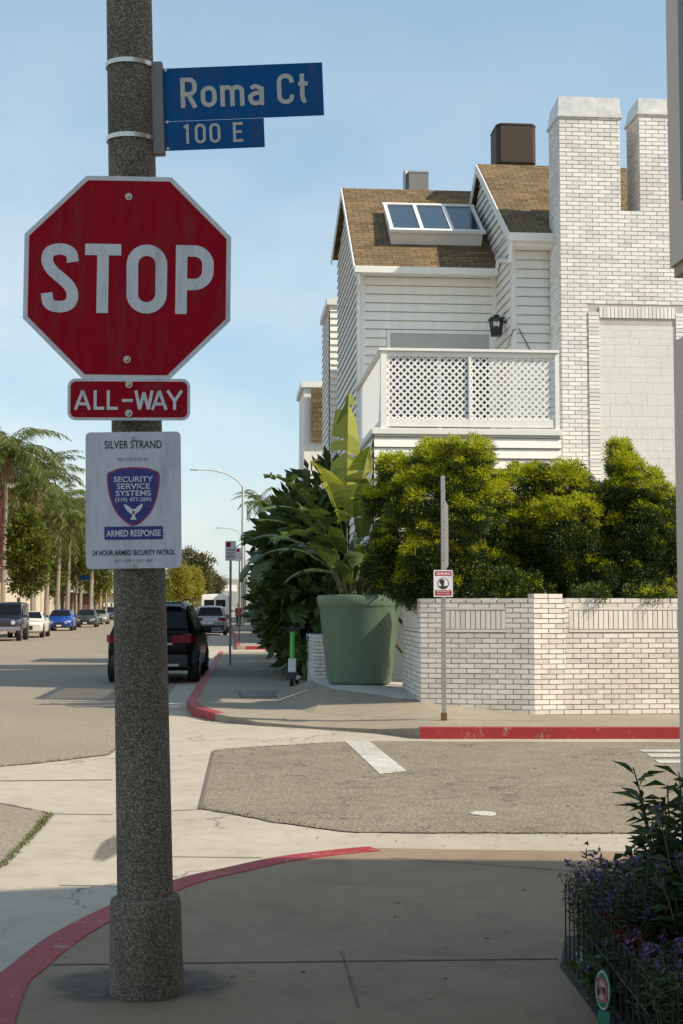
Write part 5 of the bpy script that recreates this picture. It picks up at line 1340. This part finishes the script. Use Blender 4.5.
def right_block(name, label, y0, y1, x0, zt_, m):
    e = empty(name, (x0, y0, ZQ), label, 'building'); MB().box(0, 10, 0, y1-y0, 0, zt_).build('wall', m, e); MB().box(-.2, 10.2, -.2, y1-y0+.2, zt_+.001, zt_+.3).build('parapet', M['trim'], e)
    for s in range(2):
        for b in range(4):
            yc = (b+.5)*(y1-y0)/4; f_ = MB().box(-.05, -.001, yc-.8, yc+.8, 1.2+s*3, 2.6+s*3).build('window', M['white_rail'], e); MB().box(-.06, -.051, yc-.7, yc+.7, 1.3+s*3, 2.5+s*3).build('pane', M['glass'], f_)
right_block('apartment_block', 'pale building just beyond the alley on the right', 56, 78, 4.2, 7.5, M['cream'])
right_block('apartment_block', 'pale building farther up the right side behind the feathery palm', 84, 120, 4.6, 7.0, M['siding'])
right_block('apartment_block', 'distant pale building at the end of the right pavement', 130, 220, 4.8, 7.0, M['cream'])
# low walls along left pavement
mb = MB(); mb.box(-15.6, -15.4, 66, 108, 0, 1.5); tagp(mb.build('garden_wall', M['cream']), 'cream garden wall along the left pavement behind the parked cars', 'wall')

# ================================================================ VEHICLES
CARK = {
 'suv': dict(L=4.6, W=1.86, H=1.70, wr=.35, st=[(-2.30,.45,.80,.80,.72,.60), (-2.24,.32,.98,.99,.86,.72), (-2.10,.26,1.02,1.06,.90,.76), (-1.78,.26,1.05,1.60,.92,.66), (-1.5,.26,1.05,1.68,.93,.66), (-.2,.24,1.03,1.70,.93,.68), (.45,.24,1.02,1.64,.93,.66), (1.15,.24,1.01,1.08,.92,.78), (1.9,.26,.93,.98,.90,.76), (2.18,.30,.80,.84,.84,.70), (2.30,.38,.66,.68,.70,.60)]),
 'sedan': dict(L=4.6, W=1.80, H=1.45, wr=.32, st=[(-2.30,.40,.74,.78,.70,.60), (-2.22,.28,.90,.95,.84,.72), (-1.75,.22,.95,1.02,.88,.74), (-1.1,.20,.95,1.38,.90,.60), (-.5,.20,.94,1.45,.90,.60), (.3,.20,.93,1.42,.90,.60), (1.1,.20,.90,.98,.89,.74), (1.9,.22,.80,.86,.87,.72), (2.2,.28,.66,.72,.82,.68), (2.30,.36,.58,.60,.70,.60)]),
 'van': dict(L=5.4, W=2.0, H=2.45, wr=.36, st=[(-2.70,.50,1.2,2.30,.92,.78), (-2.62,.35,1.3,2.42,.98,.82), (-1.5,.30,1.3,2.45,1.0,.84), (1.0,.30,1.3,2.42,1.0,.84), (1.5,.30,1.25,2.25,1.0,.80), (2.1,.30,1.15,1.30,.97,.84), (2.6,.34,.95,1.0,.90,.78), (2.70,.45,.75,.80,.80,.7)]),
 'jeep': dict(L=4.3, W=1.80, H=1.85, wr=.40, st=[(-2.15,.55,1.1,1.80,.82,.74), (-2.05,.50,1.1,1.84,.84,.74), (-.5,.50,1.1,1.85,.85,.74), (.45,.50,1.1,1.82,.85,.72), (.62,.50,1.1,1.16,.85,.74), (1.75,.50,1.0,1.08,.74,.64), (2.0,.52,.98,1.05,.72,.62), (2.10,.60,.9,.95,.70,.6)]),
 'classic': dict(L=4.9, W=1.85, H=1.38, wr=.33, st=[(-2.45,.35,.78,.80,.84,.74), (-2.35,.28,.86,.90,.90,.78), (-1.5,.22,.88,.95,.92,.74), (-.95,.22,.88,1.32,.92,.60), (0,.22,.86,1.38,.92,.60), (.5,.22,.86,.98,.92,.74), (1.8,.24,.82,.88,.91,.80), (2.35,.28,.78,.82,.90,.80), (2.45,.36,.70,.72,.86,.76)]),
}
def car(name, label, kind, x, y, rz, pm, group=None, cat='car', rimmat=None, detail=True):
    K = CARK[kind]; e = empty(name, (x, y, .004), label, cat, group, rz); st_ = K['st']
    def sec(s):
        y_, zb_, bt, tp, w, wt_ = s
        return [(0, zb_), (w*.86, zb_), (w*.98, zb_+.10), (w, zb_+(bt-zb_)*.5), (w*.985, bt-.06), (w*.955, bt), (wt_+(.03 if tp-bt > .2 else .0), max(bt+.01, tp-.07)), (wt_*.86, tp-.008), (0, tp+.012)]
    vs = []; fs = []; m = 9
    for s in st_:
        sc_ = sec(s); vs += [(px_, s[0], pz_) for px_, pz_ in sc_]+[(-px_, s[0], pz_) for px_, pz_ in sc_[-2:0:-1]]
    n = 16
    for i in range(len(st_)-1):
        for k in range(n): fs.append((i*n+k, i*n+(k+1) % n, (i+1)*n+(k+1) % n, (i+1)*n+k))
    fs.append(tuple(range(n))[::-1]); fs.append(tuple((len(st_)-1)*n+k for k in range(n)))
    fs = [f[::-1] for f in fs]
    MB().add(vs, fs).build('body', pm, e, smooth=True, bevel=.02)
    def at(y_):
        for a, b in zip(st_, st_[1:]):
            if a[0] <= y_ <= b[0]:
                t = (y_-a[0])/(b[0]-a[0]); return [p+(q-p)*t for p, q in zip(a, b)]
        return list(st_[-1])
    def side_pt(y_, f, s):
        q = sec(at(y_)); a = q[5]; b = q[6]; return Vector((s*(a[0]+(b[0]-a[0])*f+.012), y_, a[1]+(b[1]-a[1])*f+.004))
    # cabin extent
    cab = [s for s in st_ if s[3]-s[2] > .25]; y0, y1 = cab[0][0], cab[-1][0]
    for s in (1, -1):
        cuts = [y0+.05, y0+(y1-y0)*.34, y0+(y1-y0)*.70, y1+.12] if kind != 'van' else [y1-.9, y1-.1]
        for a, b in zip(cuts, cuts[1:]):
            a2 = a+.03; b2 = b-.03; q = [side_pt(a2, .1, s), side_pt(b2, .1, s), side_pt(min(b2, y1-.02) if b == cuts[-1] else b2, .90, s), side_pt(a2, .90, s)]
            if s > 0: q = q
            MB().quad(*q).build('side_window', M['carglass'], e)
    def cross(ya, yb, fa, fb, name_, inset=.9):
        A_ = at(ya); B_ = at(yb); wa = A_[5]*inset if A_[3]-A_[2] > .2 else A_[5]*1.0; wb = B_[5]*inset if B_[3]-B_[2] > .2 else B_[5]*1.0
        sg = 1 if yb > ya else -1
        za = A_[3]; zb2 = B_[3]; nrm = Vector((0, -(zb2-za), (yb-ya))).normalized()
        if nrm.z < 0: nrm = -nrm
        P4 = [Vector((-wa, ya, za)), Vector((wa, ya, za)), Vector((wb, yb, zb2)), Vector((-wb, yb, zb2))]
        MB().quad(*[p+nrm*.022 for p in P4]).build(name_, M['carglass'], e)
    i0 = st_.index(cab[0]); i1 = st_.index(cab[-1])
    if kind in ('van', 'jeep'):
        zb_, tp, w = cab[0][2], cab[0][3], cab[0][5]; yy = st_[0][0]-.024
        for s in ((-1, 1) if kind == 'van' else (0,)):
            xa, xb = (s*.06, s*(w-.12)) if s else (-w+.15, w-.15)
            xa, xb = min(xa, xb), max(xa, xb); MB().box(xa, xb, yy, yy+.01, zb_+(.45 if kind == 'van' else .1), tp-.22).build('rear_window', M['carglass'], e)
    else:
        a = st_[i0-1]; b = st_[i0]; t_ = lambda f: a[0]+(b[0]-a[0])*f; cross(t_(.12), t_(.88), 0, 0, 'rear_window')
    a = st_[i1]; b = st_[i1+1]; t_ = lambda f: a[0]+(b[0]-a[0])*f; cross(t_(.92), t_(.10), 0, 0, 'windscreen')
    # wheels
    wr = K['wr']; yf_, yr_ = st_[-1][0]-.88, st_[0][0]+.90
    for yy in (yr_, yf_):
        for s in (1, -1):
            xw = at(yy)[4]
            MB().tube([(s*(xw-.15), yy, wr+.03), (s*(xw+.006), yy, wr+.03)], wr+.055, 24).build('wheel_arch', M['black'], e)
            wl = MB().tube([(s*(xw-.20), yy, wr), (s*(xw-.01), yy, wr), (s*(xw+.025), yy, wr), (s*(xw+.032), yy, wr)], [wr, wr, wr*.93, wr*.7], 24).build('wheel', M['tyre'], e, smooth=True)
            sp2 = MB().tube([(s*(xw+.02), yy, wr), (s*(xw+.036), yy, wr)], wr*.30, 12)
            for k in range(5):
                a_ = 2*PI*k/5; sp2.bar((s*(xw+.034), yy, wr), (s*(xw+.034), yy+math.cos(a_)*wr*.66, wr+math.sin(a_)*wr*.66), .06, .02, up=(1, 0, 0))
            sp2.build('rim', M['rim'], wl)
    r = st_[0]; ry = r[0]; f = st_[-1]; fy = f[0]
    zm = (r[1]+r[2])/2
    if kind == 'suv':
        for s in (1, -1):
            MB().add([(s*.45, -2.31, 1.0), (s*.45, -2.33, .84), (s*.84, -2.30, .84), (s*.925, -2.12, .86), (s*.925, -2.12, 1.0), (s*.85, -2.25, 1.01)], [(0, 1, 2, 5), (5, 2, 3, 4)]).build('tail_light', M['taillight'], e)
            MB().box(s*.62-.07, s*.62+.07, -2.325, -2.30, .50, .56).build('reflector', M['taillight'], e)
        MB().box(-.46, .46, -2.315, -2.29, .80, .84).build('tailgate_trim', M['rim'], e)
        MB().box(-.80, .80, -2.34, -2.18, .33, .60).build('rear_bumper', M['black'], e, bevel=.04)
        MB().box(-.6, .6, -2.352, -2.341, .36, .41).build('bumper_trim', M['rim'], e)
        MB().box(-.155, .155, -2.330, -2.318, .64, .79).build('number_plate', M['plate'], e)
        for s in (1, -1): MB().box(s*.97-.10, s*.97+.10, .62, .74, 1.02, 1.17).build('wing_mirror', M['black'], e, bevel=.03)
        for s in (1, -1): MB().tube([(s*.60, -1.5, 1.70), (s*.62, -1.4, 1.745), (s*.62, .2, 1.755), (s*.60, .35, 1.70)], .016, 6).build('roof_rail', M['black'], e)
        MB().box(-.62, .62, -1.98, -1.74, 1.655, 1.69).build('spoiler', pm, e, bevel=.012)
    else:
        for s in (1, -1):
            MB().box(s*(r[4]-.10)-.08, s*(r[4]-.10)+.06, ry-.03, ry+.05, zm+.05, zm+.28).build('tail_light', M['taillight'], e)
            MB().box(-.2, .2, ry-.02, ry-.01, zm-.10, zm+.02).build('number_plate', M['plate'], e) if s == 1 else None
        for s in (1, -1): MB().box(s*(at(.5)[4]+.07)-.09, s*(at(.5)[4]+.07)+.09, (.5 if kind != 'van' else 1.5), (.62 if kind != 'van' else 1.62), at(.5)[2]+.0, at(.5)[2]+.15).build('wing_mirror', pm, e, bevel=.02)
    # front
    zf = (f[1]+f[2])/2
    for s in (1, -1):
        if kind == 'jeep': MB().tube([(s*.52, fy-.05, .88), (s*.52, fy+.03, .88)], .10, 16).build('headlight', M['headlight'], e)
        else: MB().add([(s*.36, fy+.012, zf+.03), (s*.36, fy+.012, zf+.15), (s*.62, fy-.03, zf+.22), (s*.80, fy-.16, zf+.24), (s*.80, fy-.10, zf+.08), (s*.62, fy-.0, zf+.03)], [(0, 1, 2, 5), (5, 2, 3, 4)]).build('headlight', M['headlight'], e)
    MB().box(-.42, .42, fy-.02, fy+.014, zf-.10, zf+.10).build('grille', M['black'], e)
    if kind == 'jeep': MB().box(-.85, .85, fy+.02, fy+.20, .50, .68).build('bumper', M['rim'], e, bevel=.02)
    else: MB().box(-.16, .16, fy+.016, fy+.026, zf-.16, zf-.06).build('number_plate', M['plate'], e)
    return e
bkY = G(147, 684).y
car('parked_suv', 'black SUV parked at the red kerb just behind the pole', 'suv', X_at(147, bkY)+.20, bkY+2.3, R(-3.2), paint('black_paint', (.004, .004, .0045), .3, 0, .12))
yS = G(211, 635.5).y; car('parked_suv', 'silver grey SUV parked before the white van in the next block', 'suv', X_at(210.5, yS), yS+2.3, 0, paint('silver_paint', (.34, .33, .33), .3, .5))
yV = yS+8; car('parked_van', 'white van parked beyond the silver SUV', 'van', X_at(215, yV), yV+2.7, 0, paint('white_van_paint', (.70, .68, .63), .4, 0), cat='van')
car('parked_car', 'dark car parked ahead of the white van along the right kerb', 'suv', X_at(222, 115)-.4, 117, 0, paint('dark_paint', (.03, .03, .035)))
left = [(1.5, 641.5, 'jeep', 'dark navy boxy off-roader parked at the left edge facing the camera', (.018, .022, .04), 0), (25, 638, 'classic', 'white two-door classic car parked behind the off-roader', (.68, .64, .56), 0), (59, 631, 'sedan', 'bright blue saloon parked between the white classic and charcoal cars', (.012, .07, .36), .3), (85, 627.5, 'sedan', 'charcoal grey saloon parked right of the blue car', (.05, .055, .06), .4), (98, 624.5, 'sedan', 'silver saloon parked farther behind the charcoal one', (.36, .35, .33), .5), (108, 622, 'suv', 'dark SUV far up the left row beside the pole', (.03, .035, .05), .3)]
for px, py, kd, lab, c, mt in left:
    p = G(px, py); car('parked_car' if kd != 'jeep' else 'parked_offroader', lab, kd, p.x-.1, p.y+2.3, PI+R(2), paint('paint_'+kd+str(px), c, .28, mt))
# people far up the pavement are too small to tell; a cyclist-red figure beyond the lamp is left as a standing person
def person(x, y, shirt, trousers, label):
    e = empty('person', (x, y, ZQ), label, 'person')
    sk_ = simple('skin'+str(x), (.45, .28, .2), .6)
    b = MB(); b.tube([(0, 0, .86), (0, 0, 1.0), (0, 0, 1.25), (0, 0, 1.42), (0, 0, 1.48), (0, 0, 1.56)], [.15, .16, .18, .17, .06, .055], 12); b.sphere((0, -.01, 1.64), .105, 6, (.8, .95, 1.15))
    for s in (1, -1):
        b.tube([(s*.09, 0, .90), (s*.10, .05*s, .48), (s*.10, .12*s, .06), (s*.10, .12*s-.14, .03)], [.09, .06, .045, .035], 8)
        b.tube([(s*.17, 0, 1.42), (s*.24, -.03, 1.12), (s*.24, -.14, .86)], [.055, .045, .03], 8)
    b.build('body', sk_, e, smooth=True)
    c_ = MB().tube([(0, 0, .88), (0, 0, 1.0), (0, 0, 1.25), (0, 0, 1.43)], [.165, .175, .20, .185], 12)
    for s in (1, -1): c_.tube([(s*.17, 0, 1.42), (s*.235, -.02, 1.16)], [.068, .06], 8)
    c_.build('shirt', simple('shirt'+label[:8], shirt, .8), e, smooth=True)
    t_ = MB()
    for s in (1, -1): t_.tube([(s*.09, 0, .94), (s*.10, .05*s, .48), (s*.10, .12*s, .08)], [.115, .08, .06], 8)
    t_.build('trousers', simple('trousers'+label[:8], trousers, .8), e, smooth=True)
    MB().sphere((0, .015, 1.67), .115, 6, (.85, .95, 1.05)).build('hair', M['stem'], e, smooth=True)
person(X_at(238.5, 105), 105, (.45, .06, .05), (.05, .05, .07), 'person in a red top walking on the far pavement beside the lamp')

# ================================================================ STREET FURNITURE
def lamp(label, px, Y, pytop, armpx, armpy):
    x = X_at(px, Y); e = empty('street_lamp', (x, Y, ZQ), label, 'street lamp', 'street lamps on the right pavement'); H = PY(px, pytop, Y).z-ZQ; k = Y/FPX; ax = (armpx-px)*k; az = (pytop-armpy)*k
    MB().tube([(0, 0, 0), (0, 0, H)], [.15, .10], 12).build('pole', M['lamp'], e, smooth=True)
    MB().tube([(0, 0, H-.1), (ax*.12, 0, H+az*.35), (ax*.4, 0, H+az*.80), (ax*.7, 0, H+az*.97), (ax, 0, H+az)], [.06, .055, .05, .045, .04], 8).build('arm', M['lamp'], e, smooth=True)
    MB().sphere((ax-.3, 0, H+az), .3, 6, (1.4, .5, .25)).build('lamp_head', M['lamp'], e, smooth=True)
lamp('tall street lamp with curved arm, the nearer and taller of two', 242.5, 112, 486, 198, 470)
lamp('street lamp with curved arm, the farther and lower of two', 245, 172, 540, 221, 528)
def parking(label, px, pyb, pyt, w_, h_):
    b = G(px, pyb, ZQ); e = empty('parking_sign', b, label, 'sign', 'parking signs by the right kerb'); Y = b.y; zt_ = PY(px, pyt, Y).z-ZQ
    MB().tube([(0, 0, 0), (0, 0, zt_-.02)], .03, 8).build('post', M['bracket'], e)
    MB().plate([(x, z+zt_-h_/2) for x, z in rrect(w_, h_, .02)], -.036, -.032).build('plate', M['white'], e)
    MB().plate([(x-w_*.2, z+zt_-h_*.18) for x, z in rrect(w_*.42, h_*.24, .01)], -.040, -.037).build('symbol', M['red'], e)
    mb = MB()
    for k in range(3): mb.plate([(x, z+zt_-h_*(.45+.16*k)) for x, z in rrect(w_*.75, h_*.05, .003)], -.040, -.037)
    mb.build('lettering', simple('faded_red'+str(px), (.45, .15, .12), .6), e)
parking('white parking restriction sign on a thin post by the near kerb', 230, 665.5, 541, .27, .50)
parking('second parking restriction sign farther along beside the lamp', 239, 640, 548, .32, .60)
# blue street name sign far left
p = G(92.5, 618, ZQ); e = empty('street_name_sign', (X_at(92.5, 127), 127, ZQ), 'small blue street name sign on a pole across the street', 'street sign')
H = PY(92, 566, 127).z-ZQ; MB().tube([(0, 0, 0), (0, 0, H)], .09, 8).build('pole', M['lamp'], e); z0 = PY(88, 580, 127).z-ZQ; MB().box(-1.1, .0, -.12, -.10, z0, z0+.42).build('blade', M['blue'], e)

# kick scooter
sc = G(292, 686, ZQ); e = empty('kick_scooter', sc, 'green and white electric kick scooter standing on the pavement', 'scooter', rz=R(-8))
MB().obox((-.085, .06, .10), (.17, 0, 0), (0, .85, 0), (0, 0, .05)).build('deck', M['scooterwhite'], e, bevel=.012)
for yy in (0, .98):
    w_ = MB().tube([(-.03, yy, .11), (.03, yy, .11)], .11, 18).build('wheel', M['tyre'], e); MB().tube([(-.032, yy, .11), (.032, yy, .11)], .05, 12).build('rim', M['rim'], w_)
MB().obox((-.075, -.13, .12), (.15, 0, 0), (0, .17, 0), (0, .05, .14)).build('fender', M['black'], e, bevel=.02)
MB().obox((-.07, -.06, .21), (.14, 0, 0), (0, .10, 0), (0, .05, .30)).build('stem_base', M['scooterwhite'], e, bevel=.02)
MB().tube([(0, .01, .50), (0, .09, 1.02)], .042, 12).build('stem', M['limegreen'], e, smooth=True)
MB().tube([(-.24, .10, 1.08), (-.1, .10, 1.06), (.1, .10, 1.06), (.24, .10, 1.08)], .017, 8).build('handlebar', M['black'], e)
MB().box(-.05, .05, .03, .12, 1.0, 1.10).build('display', M['black'], e, bevel=.01)

# ================================================================ FOREGROUND PLANT BED
bed = [G(560, 968, ZP), G(578, 992, ZP), G(603, 1026, ZP), G(640, 1090, ZP)]
bb = G(700, 968, ZP)
bx = [(p.x, p.y) for p in bed]+[(bed[-1].x+1.2, bed[-1].y), (XLW, bed[-1].y), (XLW, YLW-.02), (bed[0].x+.15, YLW+.0)]
struct('plant_bed', MB().sheet(bx, ZP+.004), M['soil'])
rg = random.Random(3)
# pale gravel pieces
mb = MB()
for i in range(240):
    x = rg.uniform(bed[0].x+.05, XLW-.05); y = rg.uniform(4.2, YLW-.1)
    if x < bed[0].x+.12+(bed[0].y-y)*.12: continue
    r_ = rg.uniform(.012, .035); mb.sphere((x, y, ZP+.008+r_*.3), r_, 3, (1, rg.uniform(.6, 1), .6))
tagp(mb.build('gravel', simple('pale_gravel', (.35, .35, .38), .8), smooth=True), kind='stuff')
# wire border fence: hooped sections following the bed edge
fe = empty('wire_border_fence', (bed[0].x, bed[0].y, ZP), 'low black hooped wire border fence around the flower bed', 'fence')
mb = MB(); line = [G(566, 962, ZP), G(582, 985, ZP), G(609, 1026, ZP), G(650, 1090, ZP)]
def along(s):
    for a, b in zip(line, line[1:]):
        l_ = (b-a).length
        if s <= l_: return a.lerp(b, s/l_)
        s -= l_
    return line[-1]
tot = sum((b-a).length for a, b in zip(line, line[1:]))
s = 0; O_ = Vector((bed[0].x, bed[0].y, ZP))
while s < tot-.1:
    a = along(s)-O_; b = along(s+.09)-O_; hh_ = .36
    arc = [a, a+Vector((0, 0, hh_*.8))]+[a.lerp(b, .5-.5*math.cos(PI*k/6))+Vector((0, 0, hh_*.8+.055*math.sin(PI*k/6))) for k in range(1, 6)]+[b+Vector((0, 0, hh_*.8)), b]
    mb.tube(arc, .0022, 5); s += .10
line2 = [along(k*tot/20)-O_ for k in range(21)]
for z_ in (.08, .22): mb.tube([p+Vector((0, 0, z_)) for p in line2], .0028, 5)
# return along the far side
a0 = line[0]-O_
for k in range(9):
    a = a0+Vector((.055*k, .02*k, 0)); b = a+Vector((.085, .03, 0)); arc = [a, a+Vector((0, 0, .28))]+[a.lerp(b, .5-.5*math.cos(PI*q/6))+Vector((0, 0, .28+.055*math.sin(PI*q/6))) for q in range(1, 6)]+[b+Vector((0, 0, .28)), b]; mb.tube(arc, .0032, 5)
mb.build('wire', M['fence'], fe, smooth=True)
# no-dogs garden marker
gp = G(604, 1040, ZP); gm = empty('garden_marker', gp, 'small oval green and white garden sign with a red prohibition ring', 'sign', rz=R(-55))
kz = gp.y/FPX; zc_ = PY(600, 990, gp.y).z-ZP
ov = [(math.cos(R(a))*.033, math.sin(R(a))*.068+zc_) for a in range(0, 360, 12)]
MB().plate([(-.018, -.05), (.018, -.05), (.026, zc_-.07), (-.026, zc_-.07)], .0, .004).build('stake', M['green_plastic'], gm)
MB().plate(ov, -.004, -.0005).build('plate', M['green_plastic'], gm)
MB().plate([(x*.90, (z-zc_)*.94+zc_) for x, z in ov], -.0052, -.0042).build('border', M['lettergrey'], gm)
MB().plate([(x*.80, (z-zc_)*.86+zc_) for x, z in ov], -.0064, -.0054).build('panel', M['green_plastic'], gm)
MB().plate([(x*.72, (z-zc_)*.62+zc_) for x, z in ov], -.0076, -.0066).build('ring', simple('faded_ring', (.34, .10, .09), .7), gm)
MB().plate([(x*.54, (z-zc_)*.46+zc_) for x, z in ov], -.0088, -.0078).build('field', simple('faded_field', (.40, .30, .26), .7), gm)
MB().plate([(-.020, zc_-.008), (-.012, zc_-.022), (-.004, zc_-.006), (.010, zc_-.02), (.018, zc_-.004), (.014, zc_+.014), (.0, zc_+.01), (-.014, zc_+.016)], -.0098, -.009).build('symbol', M['ink'], gm)
MB().plate([(-.026, zc_+.032), (-.020, zc_+.038), (.026, zc_-.032), (.020, zc_-.038)], -.0108, -.010).build('slash', simple('faded_slash', (.34, .10, .09), .7), gm)

def bush_sprigs(name, label, loc, nst, spread, H, leafL, leafW, mat, per, flowers=None, seed=0, lean=.35, cat='plant', fl_n=12, stemr=.003):
    rg = random.Random(seed); e = empty(name, loc, label, cat); st = MB(); P = []; D = []; F = []; FD = []
    for i in range(nst):
        a = rg.uniform(0, 2*PI); r0 = rg.uniform(0, .35)*spread; hh_ = H*rg.uniform(.6, 1.0); o = Vector((math.cos(a)*r0, math.sin(a)*r0, 0)); d = Vector((math.cos(a)*lean*rg.uniform(.3, 1.3), math.sin(a)*lean*rg.uniform(.3, 1.3), 1))
        ptsx = []; 
        for k in range(7):
            t = k/6; ptsx.append(o+Vector((d.x*hh_*t*(.6+.6*t), d.y*hh_*t*(.6+.6*t), hh_*t*(1-.12*t))))
        st.tube(ptsx, [stemr*(1.3-.12*k) for k in range(7)], 4)
        for q in range(per):
            t = rg.uniform(.12, 1); k = min(5, int(t*6)); p = ptsx[k].lerp(ptsx[k+1], t*6-k); az = rg.uniform(0, 2*PI); P.append(tuple(p)); D.append((math.cos(az), math.sin(az), rg.uniform(-.1, .9)))
        if flowers and rg.random() < flowers:
            tip = ptsx[-1]
            for q in range(fl_n): F.append((tip.x+rg.gauss(0, .006), tip.y+rg.gauss(0, .006), tip.z+rg.uniform(-.025, .035))); FD.append((rg.gauss(0, 1), rg.gauss(0, 1), rg.uniform(.2, 1.3)))
    st.build('stems', M['stem'] if mat != 'lavleaf' else M['petiole'], e)
    n = len(P); rgn = np.random.default_rng(seed); leaves('foliage', np.array(P), np.array(D), rgn.uniform(leafL*.6, leafL*1.25, n), leafW, M[mat], e, bend=.25)
    if F: leaves('flowers', np.array(F), np.array(FD), .026, .012, M['purple'], e)
    return e
def B(px, Y): return (PY(px, 900, Y).x, Y, ZP)
bush_sprigs('tall_salvia', 'tall dark plant with long lance leaves against the stucco wall', B(692, 5.75), 26, .40, 0.88, .13, .022, 'salvia', 34, None, 1, .16, stemr=.005)
bush_sprigs('tall_salvia', 'tall lance-leaved plant cut off by the right edge of the photo', B(712, 5.2), 18, .40, .75, .13, .026, 'salvia', 34, .3, 2, .16, stemr=.005)
bush_sprigs('lavender', 'grey-green lavender with purple blooms beside the wire hoops', B(614, 5.45), 90, .32, .50, .05, .007, 'lavleaf', 40, .42, 3, .16, stemr=.0022)
bush_sprigs('lavender', 'purple flowering lavender in the middle of the bed', B(634, 5.5), 80, .36, .54, .05, .007, 'lavleaf', 40, .42, 4, .18, stemr=.0022)
bush_sprigs('lavender', 'low lavender with scattered purple blooms at the bottom right corner', B(678, 4.75), 70, .4, .30, .05, .008, 'lavleaf', 34, .35, 5, .3, stemr=.0022)
bush_sprigs('leafy_plant', 'dark green leafy plant filling the bed behind the lavender', B(662, 5.7), 44, .4, .62, .08, .03, 'salvia', 46, None, 6, .22)
bush_sprigs('burgundy_plant', 'burgundy leaved plant in the right part of the bed', B(684, 5.1), 26, .3, .36, .08, .022, 'burgundy', 30, None, 7, .5)
bush_sprigs('leafy_plant', 'low dark leafy plant at the base of the lavender', B(645, 5.0), 34, .45, .26, .07, .026, 'salvia', 30, .3, 8, .4)
